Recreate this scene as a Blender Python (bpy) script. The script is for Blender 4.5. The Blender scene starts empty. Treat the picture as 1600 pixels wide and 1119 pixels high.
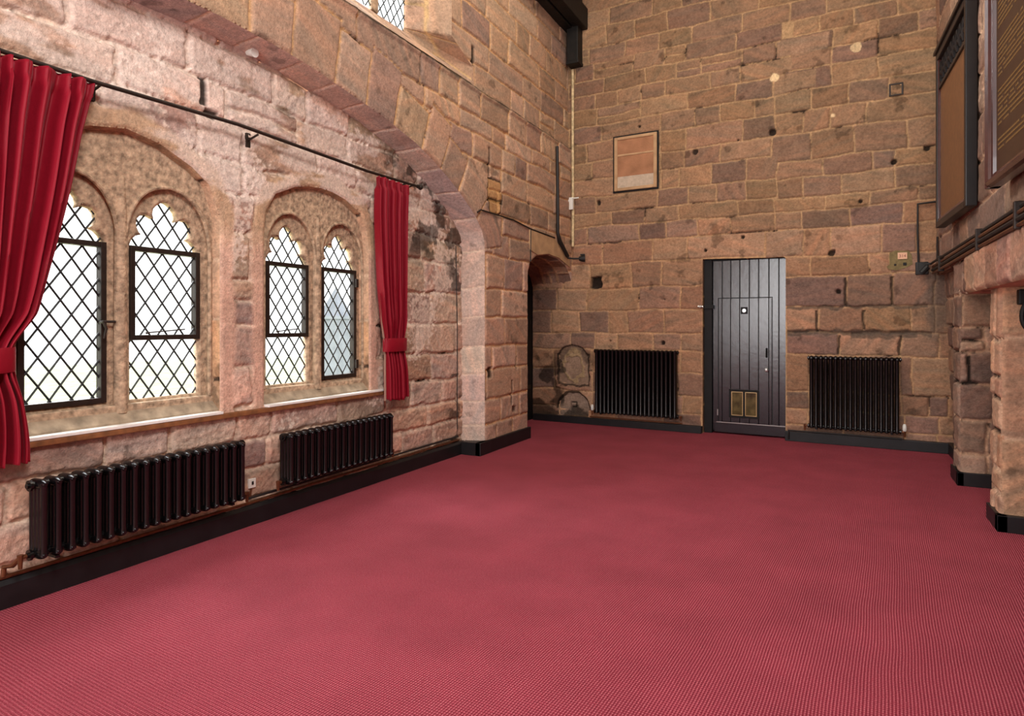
import bpy, bmesh, math, random
import numpy as np
from mathutils import Vector, Matrix

# ------------------------------------------------------------------ camera, world, lights, exposure
SC = bpy.context.scene
COL = SC.collection
YAW = math.atan(513 / 1000)
cam_d = bpy.data.cameras.new('camera')
cam_d.sensor_width = 36.0
cam_d.lens = 36.0 * 1000 / 1600
cam_d.shift_y = -50.5 / 1600
cam_d.clip_start = 0.05
cam_d.clip_end = 200
cam = bpy.data.objects.new('camera', cam_d)
COL.objects.link(cam)
cam.location = (0, 0, 1.5)
cam.rotation_euler = (math.pi / 2, 0, YAW)
SC.camera = cam

SC.view_settings.view_transform = 'Standard'
SC.view_settings.look = 'None'
SC.view_settings.gamma = 1.0
SC.view_settings.use_curve_mapping = False
SC.view_settings.exposure = 0.0

world = bpy.data.worlds.new('world')
SC.world = world
world.use_nodes = True
wn = world.node_tree.nodes
wn['Background'].inputs[0].default_value = (1.0, 1.0, 1.0, 1)
wn['Background'].inputs[1].default_value = 2.2


def area_light(name, loc, target, sx, sy, power, color):
    l = bpy.data.lights.new(name, 'AREA')
    l.shape = 'RECTANGLE'
    l.size = sx
    l.size_y = sy
    l.energy = power
    l.color = color
    o = bpy.data.objects.new(name, l)
    COL.objects.link(o)
    o.location = loc
    o.rotation_euler = (Vector(target) - Vector(loc)).to_track_quat('-Z', 'Y').to_euler()
    return o


area_light('added_rear_fill', (-1.8, -3.6, 2.7), (-2.0, 6.0, 1.6), 3.6, 3.6, 330, (0.98, 0.985, 1.0))  # added fill light behind the camera; the wall there has no window
area_light('added_side_fill', (0.7, 0.2, 5.2), (-4.0, 3.0, 1.8), 1.8, 1.6, 330, (1.0, 0.99, 0.97))  # added fill light to brighten the window wall; no side window is built
area_light('assumed_left_window_light', (-3.6, -1.9, 1.75), (0.0, -1.7, 1.5), 1.7, 1.7, 95, (0.93, 0.97, 1.0))  # window behind the camera assumed from the sheen on the door; none is built
area_light('added_sky_light', (-8.5, 3.3, 6.6), (-4.0, 3.3, 1.2), 4.5, 9.0, 3800, (0.97, 0.985, 1.0))  # area light added outside the windows, boosts the daylight on sills and reveals
area_light('assumed_roof_fill', (-1.3, 5.6, 7.0), (-1.5, 7.6, 1.0), 2.2, 1.6, 140, (1.0, 0.89, 0.74))  # added warm light under the roof; overhead lamps are assumed, none is built

# ------------------------------------------------------------------ colour helpers and materials


def lin(r, g, b):
    def f(c):
        c /= 255.0
        return c / 12.92 if c <= 0.04045 else ((c + 0.055) / 1.055) ** 2.4
    return (f(r), f(g), f(b))


def new_mat(name):
    m = bpy.data.materials.new(name)
    m.use_nodes = True
    nt = m.node_tree
    b = nt.nodes['Principled BSDF']
    return m, nt, b


def plain(name, rgb, rough=0.6, metal=0.0, spec=0.5, noise=0.0, nscale=30.0, bump=0.0, bscale=60.0, coat=0.0):
    m, nt, b = new_mat(name)
    c = (*lin(*rgb), 1)
    b.inputs['Base Color'].default_value = c
    b.inputs['Roughness'].default_value = rough
    b.inputs['Metallic'].default_value = metal
    b.inputs['Specular IOR Level'].default_value = spec
    b.inputs['Coat Weight'].default_value = coat
    tc = nt.nodes.new('ShaderNodeTexCoord')
    if noise > 0:
        n = nt.nodes.new('ShaderNodeTexNoise')
        n.inputs['Scale'].default_value = nscale
        n.inputs['Detail'].default_value = 6
        nt.links.new(tc.outputs['Object'], n.inputs['Vector'])
        r = nt.nodes.new('ShaderNodeMapRange')
        r.inputs['From Min'].default_value = 0.3
        r.inputs['From Max'].default_value = 0.7
        r.inputs['To Min'].default_value = 1 - noise
        r.inputs['To Max'].default_value = 1 + noise
        nt.links.new(n.outputs['Fac'], r.inputs['Value'])
        mx = nt.nodes.new('ShaderNodeMix')
        mx.data_type = 'RGBA'
        mx.blend_type = 'MULTIPLY'
        mx.inputs['Factor'].default_value = 1
        mx.inputs['A'].default_value = c
        nt.links.new(r.outputs['Result'], mx.inputs['B'])
        nt.links.new(mx.outputs['Result'], b.inputs['Base Color'])
    if bump > 0:
        n2 = nt.nodes.new('ShaderNodeTexNoise')
        n2.inputs['Scale'].default_value = bscale
        n2.inputs['Detail'].default_value = 5
        nt.links.new(tc.outputs['Object'], n2.inputs['Vector'])
        bp = nt.nodes.new('ShaderNodeBump')
        bp.inputs['Strength'].default_value = bump
        bp.inputs['Distance'].default_value = 0.01
        nt.links.new(n2.outputs['Fac'], bp.inputs['Height'])
        nt.links.new(bp.outputs['Normal'], b.inputs['Normal'])
    return m


def stone_attr_mat(name):
    m, nt, b = new_mat(name)
    at = nt.nodes.new('ShaderNodeAttribute')
    at.attribute_name = 'Col'
    tc = nt.nodes.new('ShaderNodeTexCoord')
    n = nt.nodes.new('ShaderNodeTexNoise')
    n.inputs['Scale'].default_value = 38
    n.inputs['Detail'].default_value = 8
    n.inputs['Roughness'].default_value = 0.7
    nt.links.new(tc.outputs['Object'], n.inputs['Vector'])
    r = nt.nodes.new('ShaderNodeMapRange')
    r.inputs['From Min'].default_value = 0.3
    r.inputs['From Max'].default_value = 0.7
    r.inputs['To Min'].default_value = 0.68
    r.inputs['To Max'].default_value = 1.28
    nt.links.new(n.outputs['Fac'], r.inputs['Value'])
    mx = nt.nodes.new('ShaderNodeMix')
    mx.data_type = 'RGBA'
    mx.blend_type = 'MULTIPLY'
    mx.inputs['Factor'].default_value = 1
    nt.links.new(at.outputs['Color'], mx.inputs['A'])
    nt.links.new(r.outputs['Result'], mx.inputs['B'])
    nt.links.new(mx.outputs['Result'], b.inputs['Base Color'])
    b.inputs['Roughness'].default_value = 0.9
    b.inputs['Specular IOR Level'].default_value = 0.2
    n2 = nt.nodes.new('ShaderNodeTexNoise')
    n2.inputs['Scale'].default_value = 70
    n2.inputs['Detail'].default_value = 7
    n2.inputs['Roughness'].default_value = 0.65
    nt.links.new(tc.outputs['Object'], n2.inputs['Vector'])
    bp = nt.nodes.new('ShaderNodeBump')
    bp.inputs['Strength'].default_value = 0.9
    bp.inputs['Distance'].default_value = 0.011
    nt.links.new(n2.outputs['Fac'], bp.inputs['Height'])
    nt.links.new(bp.outputs['Normal'], b.inputs['Normal'])
    return m


def carpet_mat():
    m, nt, b = new_mat('red_carpet')
    tc = nt.nodes.new('ShaderNodeTexCoord')
    mp = nt.nodes.new('ShaderNodeMapping')
    mp.inputs['Rotation'].default_value = (0, 0, 0.06)
    nt.links.new(tc.outputs['Object'], mp.inputs['Vector'])
    # slight wander of the rows
    nw = nt.nodes.new('ShaderNodeTexNoise')
    nw.inputs['Scale'].default_value = 1.2
    nt.links.new(mp.outputs['Vector'], nw.inputs['Vector'])
    sc = nt.nodes.new('ShaderNodeVectorMath')
    sc.operation = 'SCALE'
    sc.inputs['Scale'].default_value = 0.03
    nt.links.new(nw.outputs['Color'], sc.inputs[0])
    ad = nt.nodes.new('ShaderNodeVectorMath')
    ad.operation = 'ADD'
    nt.links.new(mp.outputs['Vector'], ad.inputs[0])
    nt.links.new(sc.outputs['Vector'], ad.inputs[1])
    sp = nt.nodes.new('ShaderNodeSeparateXYZ')
    nt.links.new(ad.outputs['Vector'], sp.inputs[0])

    def sine(sock, pitch):
        a = nt.nodes.new('ShaderNodeMath')
        a.operation = 'MULTIPLY'
        a.inputs[1].default_value = 2 * math.pi / pitch
        nt.links.new(sock, a.inputs[0])
        s = nt.nodes.new('ShaderNodeMath')
        s.operation = 'SINE'
        nt.links.new(a.outputs[0], s.inputs[0])
        return s.outputs[0]
    s1 = sine(sp.outputs['X'], 0.0125)
    s2 = sine(sp.outputs['Y'], 0.015)
    pr = nt.nodes.new('ShaderNodeMath')
    pr.operation = 'MULTIPLY_ADD'
    pr.inputs[1].default_value = 0.55
    nt.links.new(s2, pr.inputs[0])
    nt.links.new(s1, pr.inputs[2])
    nf = nt.nodes.new('ShaderNodeTexNoise')
    nf.inputs['Scale'].default_value = 160
    nf.inputs['Detail'].default_value = 3
    nt.links.new(tc.outputs['Object'], nf.inputs['Vector'])
    nb = nt.nodes.new('ShaderNodeTexNoise')
    nb.inputs['Scale'].default_value = 2.2
    nb.inputs['Detail'].default_value = 5
    nt.links.new(tc.outputs['Object'], nb.inputs['Vector'])
    # height = rows + fine noise
    h = nt.nodes.new('ShaderNodeMath')
    h.operation = 'MULTIPLY_ADD'
    h.inputs[1].default_value = 3.4
    nt.links.new(nf.outputs['Fac'], h.inputs[0])
    nt.links.new(pr.outputs[0], h.inputs[2])
    r = nt.nodes.new('ShaderNodeMapRange')
    r.inputs['From Min'].default_value = -0.2
    r.inputs['From Max'].default_value = 3.6
    nt.links.new(h.outputs[0], r.inputs['Value'])
    ramp = nt.nodes.new('ShaderNodeValToRGB')
    e = ramp.color_ramp.elements
    e[0].position = 0.0
    e[0].color = (*lin(96, 23, 36), 1)
    e[1].position = 1.0
    e[1].color = (*lin(194, 114, 120), 1)
    k = ramp.color_ramp.elements.new(0.55)
    k.color = (*lin(147, 53, 68), 1)
    nt.links.new(r.outputs['Result'], ramp.inputs['Fac'])
    r2 = nt.nodes.new('ShaderNodeMapRange')
    r2.inputs['From Min'].default_value = 0.3
    r2.inputs['From Max'].default_value = 0.7
    r2.inputs['To Min'].default_value = 0.9
    r2.inputs['To Max'].default_value = 1.1
    nt.links.new(nb.outputs['Fac'], r2.inputs['Value'])
    mx = nt.nodes.new('ShaderNodeMix')
    mx.data_type = 'RGBA'
    mx.blend_type = 'MULTIPLY'
    mx.inputs['Factor'].default_value = 1
    nt.links.new(ramp.outputs['Color'], mx.inputs['A'])
    nt.links.new(r2.outputs['Result'], mx.inputs['B'])
    nt.links.new(mx.outputs['Result'], b.inputs['Base Color'])
    b.inputs['Roughness'].default_value = 0.95
    b.inputs['Specular IOR Level'].default_value = 0.15
    bp = nt.nodes.new('ShaderNodeBump')
    bp.inputs['Strength'].default_value = 0.5
    bp.inputs['Distance'].default_value = 0.004
    nt.links.new(h.outputs[0], bp.inputs['Height'])
    nt.links.new(bp.outputs['Normal'], b.inputs['Normal'])
    return m


def glass_mat():
    m = bpy.data.materials.new('window_glass')
    m.use_nodes = True
    nt = m.node_tree
    nt.nodes.clear()
    out = nt.nodes.new('ShaderNodeOutputMaterial')
    tr = nt.nodes.new('ShaderNodeBsdfTransparent')
    tr.inputs[0].default_value = (0.95, 0.97, 0.97, 1)
    gl = nt.nodes.new('ShaderNodeBsdfGlossy')
    gl.inputs['Roughness'].default_value = 0.05
    fr = nt.nodes.new('ShaderNodeFresnel')
    fr.inputs[0].default_value = 1.3
    mx = nt.nodes.new('ShaderNodeMixShader')
    nt.links.new(fr.outputs[0], mx.inputs[0])
    nt.links.new(tr.outputs[0], mx.inputs[1])
    nt.links.new(gl.outputs[0], mx.inputs[2])
    nt.links.new(mx.outputs[0], out.inputs[0])
    return m


def velvet_mat():
    m, nt, b = new_mat('red_velvet')
    b.inputs['Base Color'].default_value = (*lin(134, 7, 30), 1)
    b.inputs['Roughness'].default_value = 0.6
    b.inputs['Specular IOR Level'].default_value = 0.25
    b.inputs['Sheen Weight'].default_value = 0.18
    b.inputs['Sheen Roughness'].default_value = 0.35
    b.inputs['Sheen Tint'].default_value = (1.0, 0.35, 0.4, 1)
    tc = nt.nodes.new('ShaderNodeTexCoord')
    n = nt.nodes.new('ShaderNodeTexNoise')
    n.inputs['Scale'].default_value = 14
    n.inputs['Detail'].default_value = 4
    nt.links.new(tc.outputs['Object'], n.inputs['Vector'])
    bp = nt.nodes.new('ShaderNodeBump')
    bp.inputs['Strength'].default_value = 0.25
    bp.inputs['Distance'].default_value = 0.02
    nt.links.new(n.outputs['Fac'], bp.inputs['Height'])
    nt.links.new(bp.outputs['Normal'], b.inputs['Normal'])
    return m


M_STONE = stone_attr_mat('sandstone_masonry')
M_DRESSED = plain('dressed_sandstone', (176, 150, 124), 0.9, spec=0.2, noise=0.5, nscale=24, bump=1.0, bscale=45)
M_SILLSTONE = plain('grey_sill_stone', (158, 140, 118), 0.9, spec=0.2, noise=0.35, nscale=12, bump=0.6, bscale=40)
M_TABLET_FIELD = plain('tablet_field_stone', (164, 118, 88), 0.9, spec=0.2, noise=0.25, nscale=5, bump=0.4, bscale=50)
M_TABLET = plain('tablet_stone', (184, 150, 114), 0.9, spec=0.2, noise=0.2, nscale=7, bump=0.4, bscale=50)
M_TABLET_PALE = plain('tablet_pale_plaster', (190, 172, 152), 0.9, spec=0.2, noise=0.15, nscale=20)
M_CARPET = carpet_mat()
M_SKIRT = plain('black_gloss_paint', (22, 21, 23), 0.45, spec=0.4, noise=0.3, nscale=8)
M_DOOR = plain('black_door_paint', (31, 33, 38), 0.22, spec=0.9, noise=0.3, nscale=9, bump=0.1, bscale=18)
M_DOORDARK = plain('black_oak', (17, 15, 15), 0.6, spec=0.3, noise=0.3, nscale=9)
M_RADIATOR = plain('black_radiator_enamel', (12, 9, 10), 0.25, spec=0.5, noise=0.15, nscale=30)
M_IRON = plain('dark_iron', (42, 31, 25), 0.5, metal=0.3, noise=0.3, nscale=40)
M_LEAD = plain('lead_came', (26, 27, 28), 0.55, metal=0.2)
M_GLASS = glass_mat()
M_VELVET = velvet_mat()
M_LINING = plain('cream_curtain_lining', (226, 208, 184), 0.9, spec=0.1)
M_BOARD_BLACK = plain('black_board_frame', (24, 20, 20), 0.4, spec=0.45, noise=0.3, nscale=12)
M_BOARD_RED = plain('polished_mahogany_frame', (66, 36, 32), 0.25, spec=0.5, noise=0.25, nscale=10, coat=0.3)
M_BOARD_PANEL = plain('brown_board_panel', (112, 74, 44), 0.55, noise=0.15, nscale=20)
M_BOARD_DARK = plain('dark_brown_board_panel', (64, 42, 26), 0.45, noise=0.15, nscale=20)
M_GOLD = plain('gold_lettering', (128, 98, 54), 0.45, metal=0.3)
M_TIMBER = plain('black_roof_timber', (22, 19, 16), 0.6, spec=0.35, noise=0.35, nscale=10, bump=0.3, bscale=30)
M_WHITE = plain('white_plastic', (228, 226, 218), 0.4)
M_WHITEPAINT = plain('white_sill_paint', (236, 232, 226), 0.5, noise=0.06, nscale=20)
M_BROWNWOOD = plain('worn_brown_wood', (128, 82, 48), 0.6, noise=0.4, nscale=14)
M_COPPER = plain('tarnished_copper', (112, 70, 46), 0.4, metal=0.6, noise=0.35, nscale=18)
M_BRASS = plain('brass', (196, 170, 120), 0.3, metal=0.8)
M_CHROME = plain('polished_metal', (224, 224, 222), 0.2, metal=0.7)
M_PALEPIPE = plain('chipped_cream_pipe_paint', (206, 184, 142), 0.6, noise=0.35, nscale=22)
M_CABLE = plain('black_cable', (24, 20, 18), 0.6)
M_VENTGLASS = plain('amber_vent_glass', (84, 74, 44), 0.15, spec=0.6, noise=0.6, nscale=9)
M_PLAQUE = plain('cream_plaque', (226, 176, 140), 0.5)
M_PLAQUETEXT = plain('red_plaque_lettering', (140, 46, 30), 0.5)
M_PATCH = plain('olive_mortar', (124, 108, 72), 0.95, noise=0.25, nscale=25, bump=0.5)
M_GRASS = plain('lawn_grass', (206, 212, 176), 0.9, noise=0.3, nscale=3)
M_LEAF = plain('shrub_leaf', (190, 192, 140), 0.8, noise=0.4, nscale=6)
M_FARWALL = plain('grey_pillar_stone', (150, 156, 168), 0.9, noise=0.2, nscale=3)
M_CEIL = plain('dark_roof_boards', (92, 66, 46), 0.8, noise=0.3, nscale=5)
M_PLASTER = plain('rear_wall_plaster', (196, 164, 140), 0.9, noise=0.15, nscale=3)

# ------------------------------------------------------------------ object helpers


def tag(o, label=None, cat=None, group=None, kind=None):
    if label:
        o['label'] = label
    if cat:
        o['category'] = cat
    if group:
        o['group'] = group
    if kind:
        o['kind'] = kind
    return o


def empty(name, loc=(0, 0, 0), rz=0.0, parent=None):
    o = bpy.data.objects.new(name, None)
    COL.objects.link(o)
    o.location = loc
    o.rotation_euler = (0, 0, rz)
    o.empty_display_size = 0.1
    if parent:
        o.parent = parent
    return o


def copy_tree(o, parent=None):
    c = o.copy()
    COL.objects.link(c)
    if parent is not None:
        c.parent = parent
    for ch in list(o.children):
        copy_tree(ch, c)
    return c


class MB:
    """collects shapes, then links them as one mesh object"""

    def __init__(self):
        self.bm = bmesh.new()

    def quad(self, a, b, c, d):
        v = [self.bm.verts.new(p) for p in (a, b, c, d)]
        self.bm.faces.new(v)
        return self

    def box(self, x0, x1, y0, y1, z0, z1, bev=0.0):
        v = [self.bm.verts.new(p) for p in ((x0, y0, z0), (x1, y0, z0), (x1, y1, z0), (x0, y1, z0),
                                            (x0, y0, z1), (x1, y0, z1), (x1, y1, z1), (x0, y1, z1))]
        fs = [self.bm.faces.new([v[i] for i in f]) for f in
              ((0, 3, 2, 1), (4, 5, 6, 7), (0, 1, 5, 4), (1, 2, 6, 5), (2, 3, 7, 6), (3, 0, 4, 7))]
        if bev > 0:
            es = list({e for f in fs for e in f.edges})
            bmesh.ops.bevel(self.bm, geom=es, offset=bev, segments=2, affect='EDGES', profile=0.6)
        return self

    def tube(self, pts, r, seg=8, caps=True):
        pts = [Vector(p) for p in pts]
        n = len(pts)
        rs = r if isinstance(r, (list, tuple)) else [r] * n
        rings = []
        prev = None
        for i, p in enumerate(pts):
            if i == 0:
                t = pts[1] - pts[0]
            elif i == n - 1:
                t = pts[-1] - pts[-2]
            else:
                t = (pts[i + 1] - p).normalized() + (p - pts[i - 1]).normalized()
            t.normalize()
            if prev is None:
                up = Vector((0, 0, 1)) if abs(t.z) < 0.9 else Vector((1, 0, 0))
                a = t.cross(up).normalized()
            else:
                a = (prev - t * prev.dot(t)).normalized()
            prev = a
            b = t.cross(a)
            rings.append([self.bm.verts.new(p + (a * math.cos(2 * math.pi * k / seg) + b * math.sin(2 * math.pi * k / seg)) * rs[i]) for k in range(seg)])
        for i in range(n - 1):
            for k in range(seg):
                self.bm.faces.new((rings[i][k], rings[i][(k + 1) % seg], rings[i + 1][(k + 1) % seg], rings[i + 1][k]))
        if caps:
            self.bm.faces.new(rings[0][::-1])
            self.bm.faces.new(rings[-1])
        return self

    def sphere(self, c, r, sx=1, sy=1, sz=1, u=14, v=9):
        mt = Matrix.Translation(c) @ Matrix.Diagonal((sx, sy, sz, 1))
        bmesh.ops.create_uvsphere(self.bm, u_segments=u, v_segments=v, radius=r, matrix=mt)
        return self

    def prism(self, poly, axis, a0, a1):
        """poly = 2D points in the two other axes, extruded along axis from a0 to a1"""
        def P(p, a):
            if axis == 'x':
                return (a, p[0], p[1])
            if axis == 'y':
                return (p[0], a, p[1])
            return (p[0], p[1], a)
        lo = [self.bm.verts.new(P(p, a0)) for p in poly]
        hi = [self.bm.verts.new(P(p, a1)) for p in poly]
        n = len(poly)
        self.bm.faces.new(lo[::-1])
        self.bm.faces.new(hi)
        for i in range(n):
            self.bm.faces.new((lo[i], lo[(i + 1) % n], hi[(i + 1) % n], hi[i]))
        return self

    def build(self, name, mat, parent=None, smooth=False, loc=None):
        bmesh.ops.recalc_face_normals(self.bm, faces=self.bm.faces)
        me = bpy.data.meshes.new(name)
        self.bm.to_mesh(me)
        self.bm.free()
        me.materials.append(mat)
        if smooth:
            for p in me.polygons:
                p.use_smooth = True
            try:
                me.set_sharp_from_angle(angle=math.radians(42))
            except Exception:
                pass
        o = bpy.data.objects.new(name, me)
        COL.objects.link(o)
        if parent:
            o.parent = parent
        if loc:
            o.location = loc
        return o


def plate(name, mat, outer, holes, to_world, depth, bevel, parent=None):
    """flat plate with holes: 2D curve filled, extruded and bevelled, then turned to a mesh"""
    cu = bpy.data.curves.new(name, 'CURVE')
    cu.dimensions = '2D'
    cu.fill_mode = 'BOTH'
    cu.extrude = max(depth / 2 - bevel, 0.001)
    cu.bevel_depth = bevel
    cu.bevel_resolution = 1
    cu.offset = -bevel
    for poly in [outer] + holes:
        sp = cu.splines.new('POLY')
        sp.points.add(len(poly) - 1)
        for i, p in enumerate(poly):
            sp.points[i].co = (p[0], p[1], 0, 1)
        sp.use_cyclic_u = True
    tmp = bpy.data.objects.new('tmp', cu)
    COL.objects.link(tmp)
    dg = bpy.context.evaluated_depsgraph_get()
    me = bpy.data.meshes.new_from_object(tmp.evaluated_get(dg))
    bpy.data.objects.remove(tmp)
    bpy.data.curves.remove(cu)
    me.transform(to_world)
    me.materials.clear()
    me.materials.append(mat)
    me.name = name
    o = bpy.data.objects.new(name, me)
    COL.objects.link(o)
    if parent:
        o.parent = parent
    return o


# ------------------------------------------------------------------ numpy noise and masonry
_rng = np.random.default_rng(11)
_perm = np.concatenate([_rng.permutation(256)] * 2)
_val = _rng.random(256)


def vn(x, y, seed=0):
    x = x + seed * 17.31
    y = y + seed * 9.77
    xi = np.floor(x).astype(np.int64)
    yi = np.floor(y).astype(np.int64)
    fx = x - xi
    fy = y - yi
    fx = fx * fx * (3 - 2 * fx)
    fy = fy * fy * (3 - 2 * fy)

    def h(a, b):
        return _val[_perm[_perm[a & 255] + (b & 255)]]
    v00, v10, v01, v11 = h(xi, yi), h(xi + 1, yi), h(xi, yi + 1), h(xi + 1, yi + 1)
    return (v00 * (1 - fx) + v10 * fx) * (1 - fy) + (v01 * (1 - fx) + v11 * fx) * fy


def fbm(x, y, seed=0, oct=4):
    s = 0
    a = 0.5
    t = 0
    for i in range(oct):
        s = s + a * vn(x, y, seed + i * 3)
        t += a
        x = x * 2.03
        y = y * 2.03
        a *= 0.5
    return s / t


def sstep(a, b, x):
    t = np.clip((x - a) / (b - a), 0, 1)
    return t * t * (3 - 2 * t)


def rows(u0, u1, zs, seed, lo=0.3, hi=0.75, split=0.08):
    """coursed stones: list of (u0, v0, u1, v1)"""
    rnd = random.Random(seed)
    out = []
    for za, zb in zip(zs[:-1], zs[1:]):
        u = u0 - rnd.uniform(0, 0.3)
        while u < u1:
            L = rnd.uniform(lo, hi)
            if rnd.random() < split and zb - za > 0.22:
                m = za + (zb - za) * rnd.uniform(0.4, 0.6)
                out.append((u, za, u + L, m))
                out.append((u, m, u + L, zb))
            else:
                out.append((u, za, u + L, zb))
            u += L
    return out


def courses(rowlist):
    out = []
    for za, zb, ks in rowlist:
        for a, b in zip(ks[:-1], ks[1:]):
            out.append((a, za, b, zb))
    return out


def zsteps(z0, z1, seed, lo=0.24, hi=0.36):
    r = random.Random(seed)
    z = [z0]
    while z[-1] < z1:
        z.append(z[-1] + r.uniform(lo, hi))
    return z


def masonry(U, V, stones, seed, pal, mortar, dark, joint=0.011, relief=0.016, rough=0.006, corner=0.03, gap=0.62, wob=0.016, patch=0.0, patchcol=(230, 212, 196), contrast=1.0):
    """height and colour of a coursed sandstone face at the points U, V"""
    rnd = random.Random(seed * 7 + 1)
    U = U.ravel()
    V = V.ravel()
    n = U.size
    uw = U + (fbm(U * 2.6, V * 2.6, seed, 3) - 0.5) * wob * 4 + (fbm(U * 22, V * 22, seed + 2, 2) - 0.5) * wob * 0.9
    vw = V + (fbm(U * 1.9, V * 2.6, seed + 5, 3) - 0.5) * wob * 4 + (fbm(U * 20, V * 20, seed + 7, 2) - 0.5) * wob * 0.9
    mn = fbm(U * 1.3, V * 1.3, seed + 11, 4)
    fine = fbm(U * 34, V * 34, seed + 13, 3) - 0.5
    mid = fbm(U * 9, V * 9, seed + 17, 3) - 0.5
    layer = fbm(U * 2.2, V * 16, seed + 19, 4) - 0.5
    jw = joint * (0.55 + 1.1 * fbm(U * 3.1, V * 3.1, seed + 23, 2))
    H = -relief * (0.75 + mid) + fine * rough * 1.6
    mc = np.array(lin(*mortar))
    dc = np.array(lin(*dark))
    C = mc[None, :] * (1 + 0.5 * mid + 0.35 * fine)[:, None]
    gp = sstep(gap, gap + 0.09, fbm(U * 2.3, V * 2.3, seed + 29, 4) + 0.25 * fine)
    C = C * (1 - gp[:, None]) + dc[None, :] * gp[:, None]
    H = H - gp * relief * 1.2
    for (a, z0, b, z1) in stones:
        m = 0.07
        idx = np.nonzero((U > a - m) & (U < b + m) & (V > z0 - m) & (V < z1 + m))[0]
        base = np.array(lin(*rnd.choice(pal(z0) if callable(pal) else pal)))
        base = base * (1 + rnd.uniform(-0.13, 0.13) * contrast) * np.array([1 + rnd.uniform(-0.03, 0.03), 1, 1 + rnd.uniform(-0.06, 0.06)])
        off = rnd.uniform(-0.35, 0.4) * relief
        tu, tv = rnd.uniform(-0.02, 0.02), rnd.uniform(-0.02, 0.02)
        ph = rnd.uniform(0, 40)
        ang = rnd.uniform(-0.35, 0.35) if rnd.random() < 0.6 else rnd.uniform(-1.2, 1.2)
        strk = rnd.uniform(0.25, 0.75)
        if idx.size == 0:
            continue
        x, y = uw[idx], vw[idx]
        cu, cv = (a + b) / 2, (z0 + z1) / 2
        r = min(corner, (b - a) * 0.3, (z1 - z0) * 0.3)
        qx = np.abs(x - cu) - (b - a) / 2 + jw[idx] + r
        qy = np.abs(y - cv) - (z1 - z0) / 2 + jw[idx] + r
        sd = np.hypot(np.maximum(qx, 0), np.maximum(qy, 0)) + np.minimum(np.maximum(qx, qy), 0) - r
        ins = sd < 0
        ii = idx[ins]
        if ii.size == 0:
            continue
        t = np.clip(-sd[ins] / 0.026, 0, 1)
        t = np.sqrt(t * (2 - t))
        xs = (U[ii] - cu) * math.cos(ang) + (V[ii] - cv) * math.sin(ang)
        ys = -(U[ii] - cu) * math.sin(ang) + (V[ii] - cv) * math.cos(ang)
        bed = fbm(xs * 2.0 + ph, ys * 17 + ph, seed + 31, 4) - 0.5
        face = off + relief * t + mid[ii] * rough * 1.6 + fine[ii] * rough + bed * rough * 0.9 + tu * (U[ii] - cu) + tv * (V[ii] - cv)
        H[ii] = np.maximum(H[ii], face * 1.0) * t + H[ii] * (1 - t)
        shade = 1 + (bed * strk + mid[ii] * 0.34 + fine[ii] * 0.28) * contrast
        cc = base[None, :] * np.clip(shade, 0.3, 1.8)[:, None]
        # bands of iron red and grey in the bedding
        tint = np.clip(bed * 3.2, -1, 1)[:, None] * 0.12 * contrast
        cc = cc * (1 + tint * np.array([[0.4, -0.35, -0.75]]))
        edge = np.clip(1 - t, 0, 1)[:, None] * 0.6
        C[ii] = cc * (1 - edge) + C[ii] * edge
    if patch > 0:
        pn = fbm(U * 1.7, V * 1.7, seed + 41, 5)
        pm = sstep(1 - patch, 1 - patch + 0.05, pn + 0.35 * fine)
        pc = np.array(lin(*patchcol))
        C = C * (1 - 0.75 * pm[:, None]) + pc[None, :] * (0.75 * pm * (1 + fine * 0.5))[:, None]
        H = H * (1 - 0.6 * pm) + (relief * 0.9 + mid * rough) * 0.6 * pm
    # soot and damp specks with shapes of their own
    sk = sstep(0.70, 0.78, fbm(U * 5.5, V * 5.5, seed + 47, 4) + 0.12 * fine)
    C = C * (1 - 0.42 * sk[:, None])
    return H, np.clip(C, 0.004, 0.95)


def in_poly(px, py, poly):
    c = np.zeros(px.shape, bool)
    n = len(poly)
    j = n - 1
    for i in range(n):
        xi, yi = poly[i]
        xj, yj = poly[j]
        if yi != yj:
            c ^= ((yi > py) != (yj > py)) & (px < (xj - xi) * (py - yi) / (yj - yi) + xi)
        j = i
    return c


def near_path(px, py, path, closed=True):
    """distance to a polyline, closest point and arc length there"""
    best = np.full(px.shape, 1e9)
    bx = np.zeros(px.shape)
    by = np.zeros(px.shape)
    bs = np.zeros(px.shape)
    s = 0.0
    n = len(path)
    for i in range(n if closed else n - 1):
        x0, y0 = path[i]
        x1, y1 = path[(i + 1) % n]
        dx, dy = x1 - x0, y1 - y0
        L2 = dx * dx + dy * dy
        L = math.sqrt(L2)
        if L < 1e-9:
            continue
        t = np.clip(((px - x0) * dx + (py - y0) * dy) / L2, 0, 1)
        qx, qy = x0 + t * dx, y0 + t * dy
        d = np.hypot(px - qx, py - qy)
        m = d < best
        best[m] = d[m]
        bx[m] = qx[m]
        by[m] = qy[m]
        bs[m] = (s + t * L)[m]
        s += L
    return best, bx, by, bs


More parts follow.
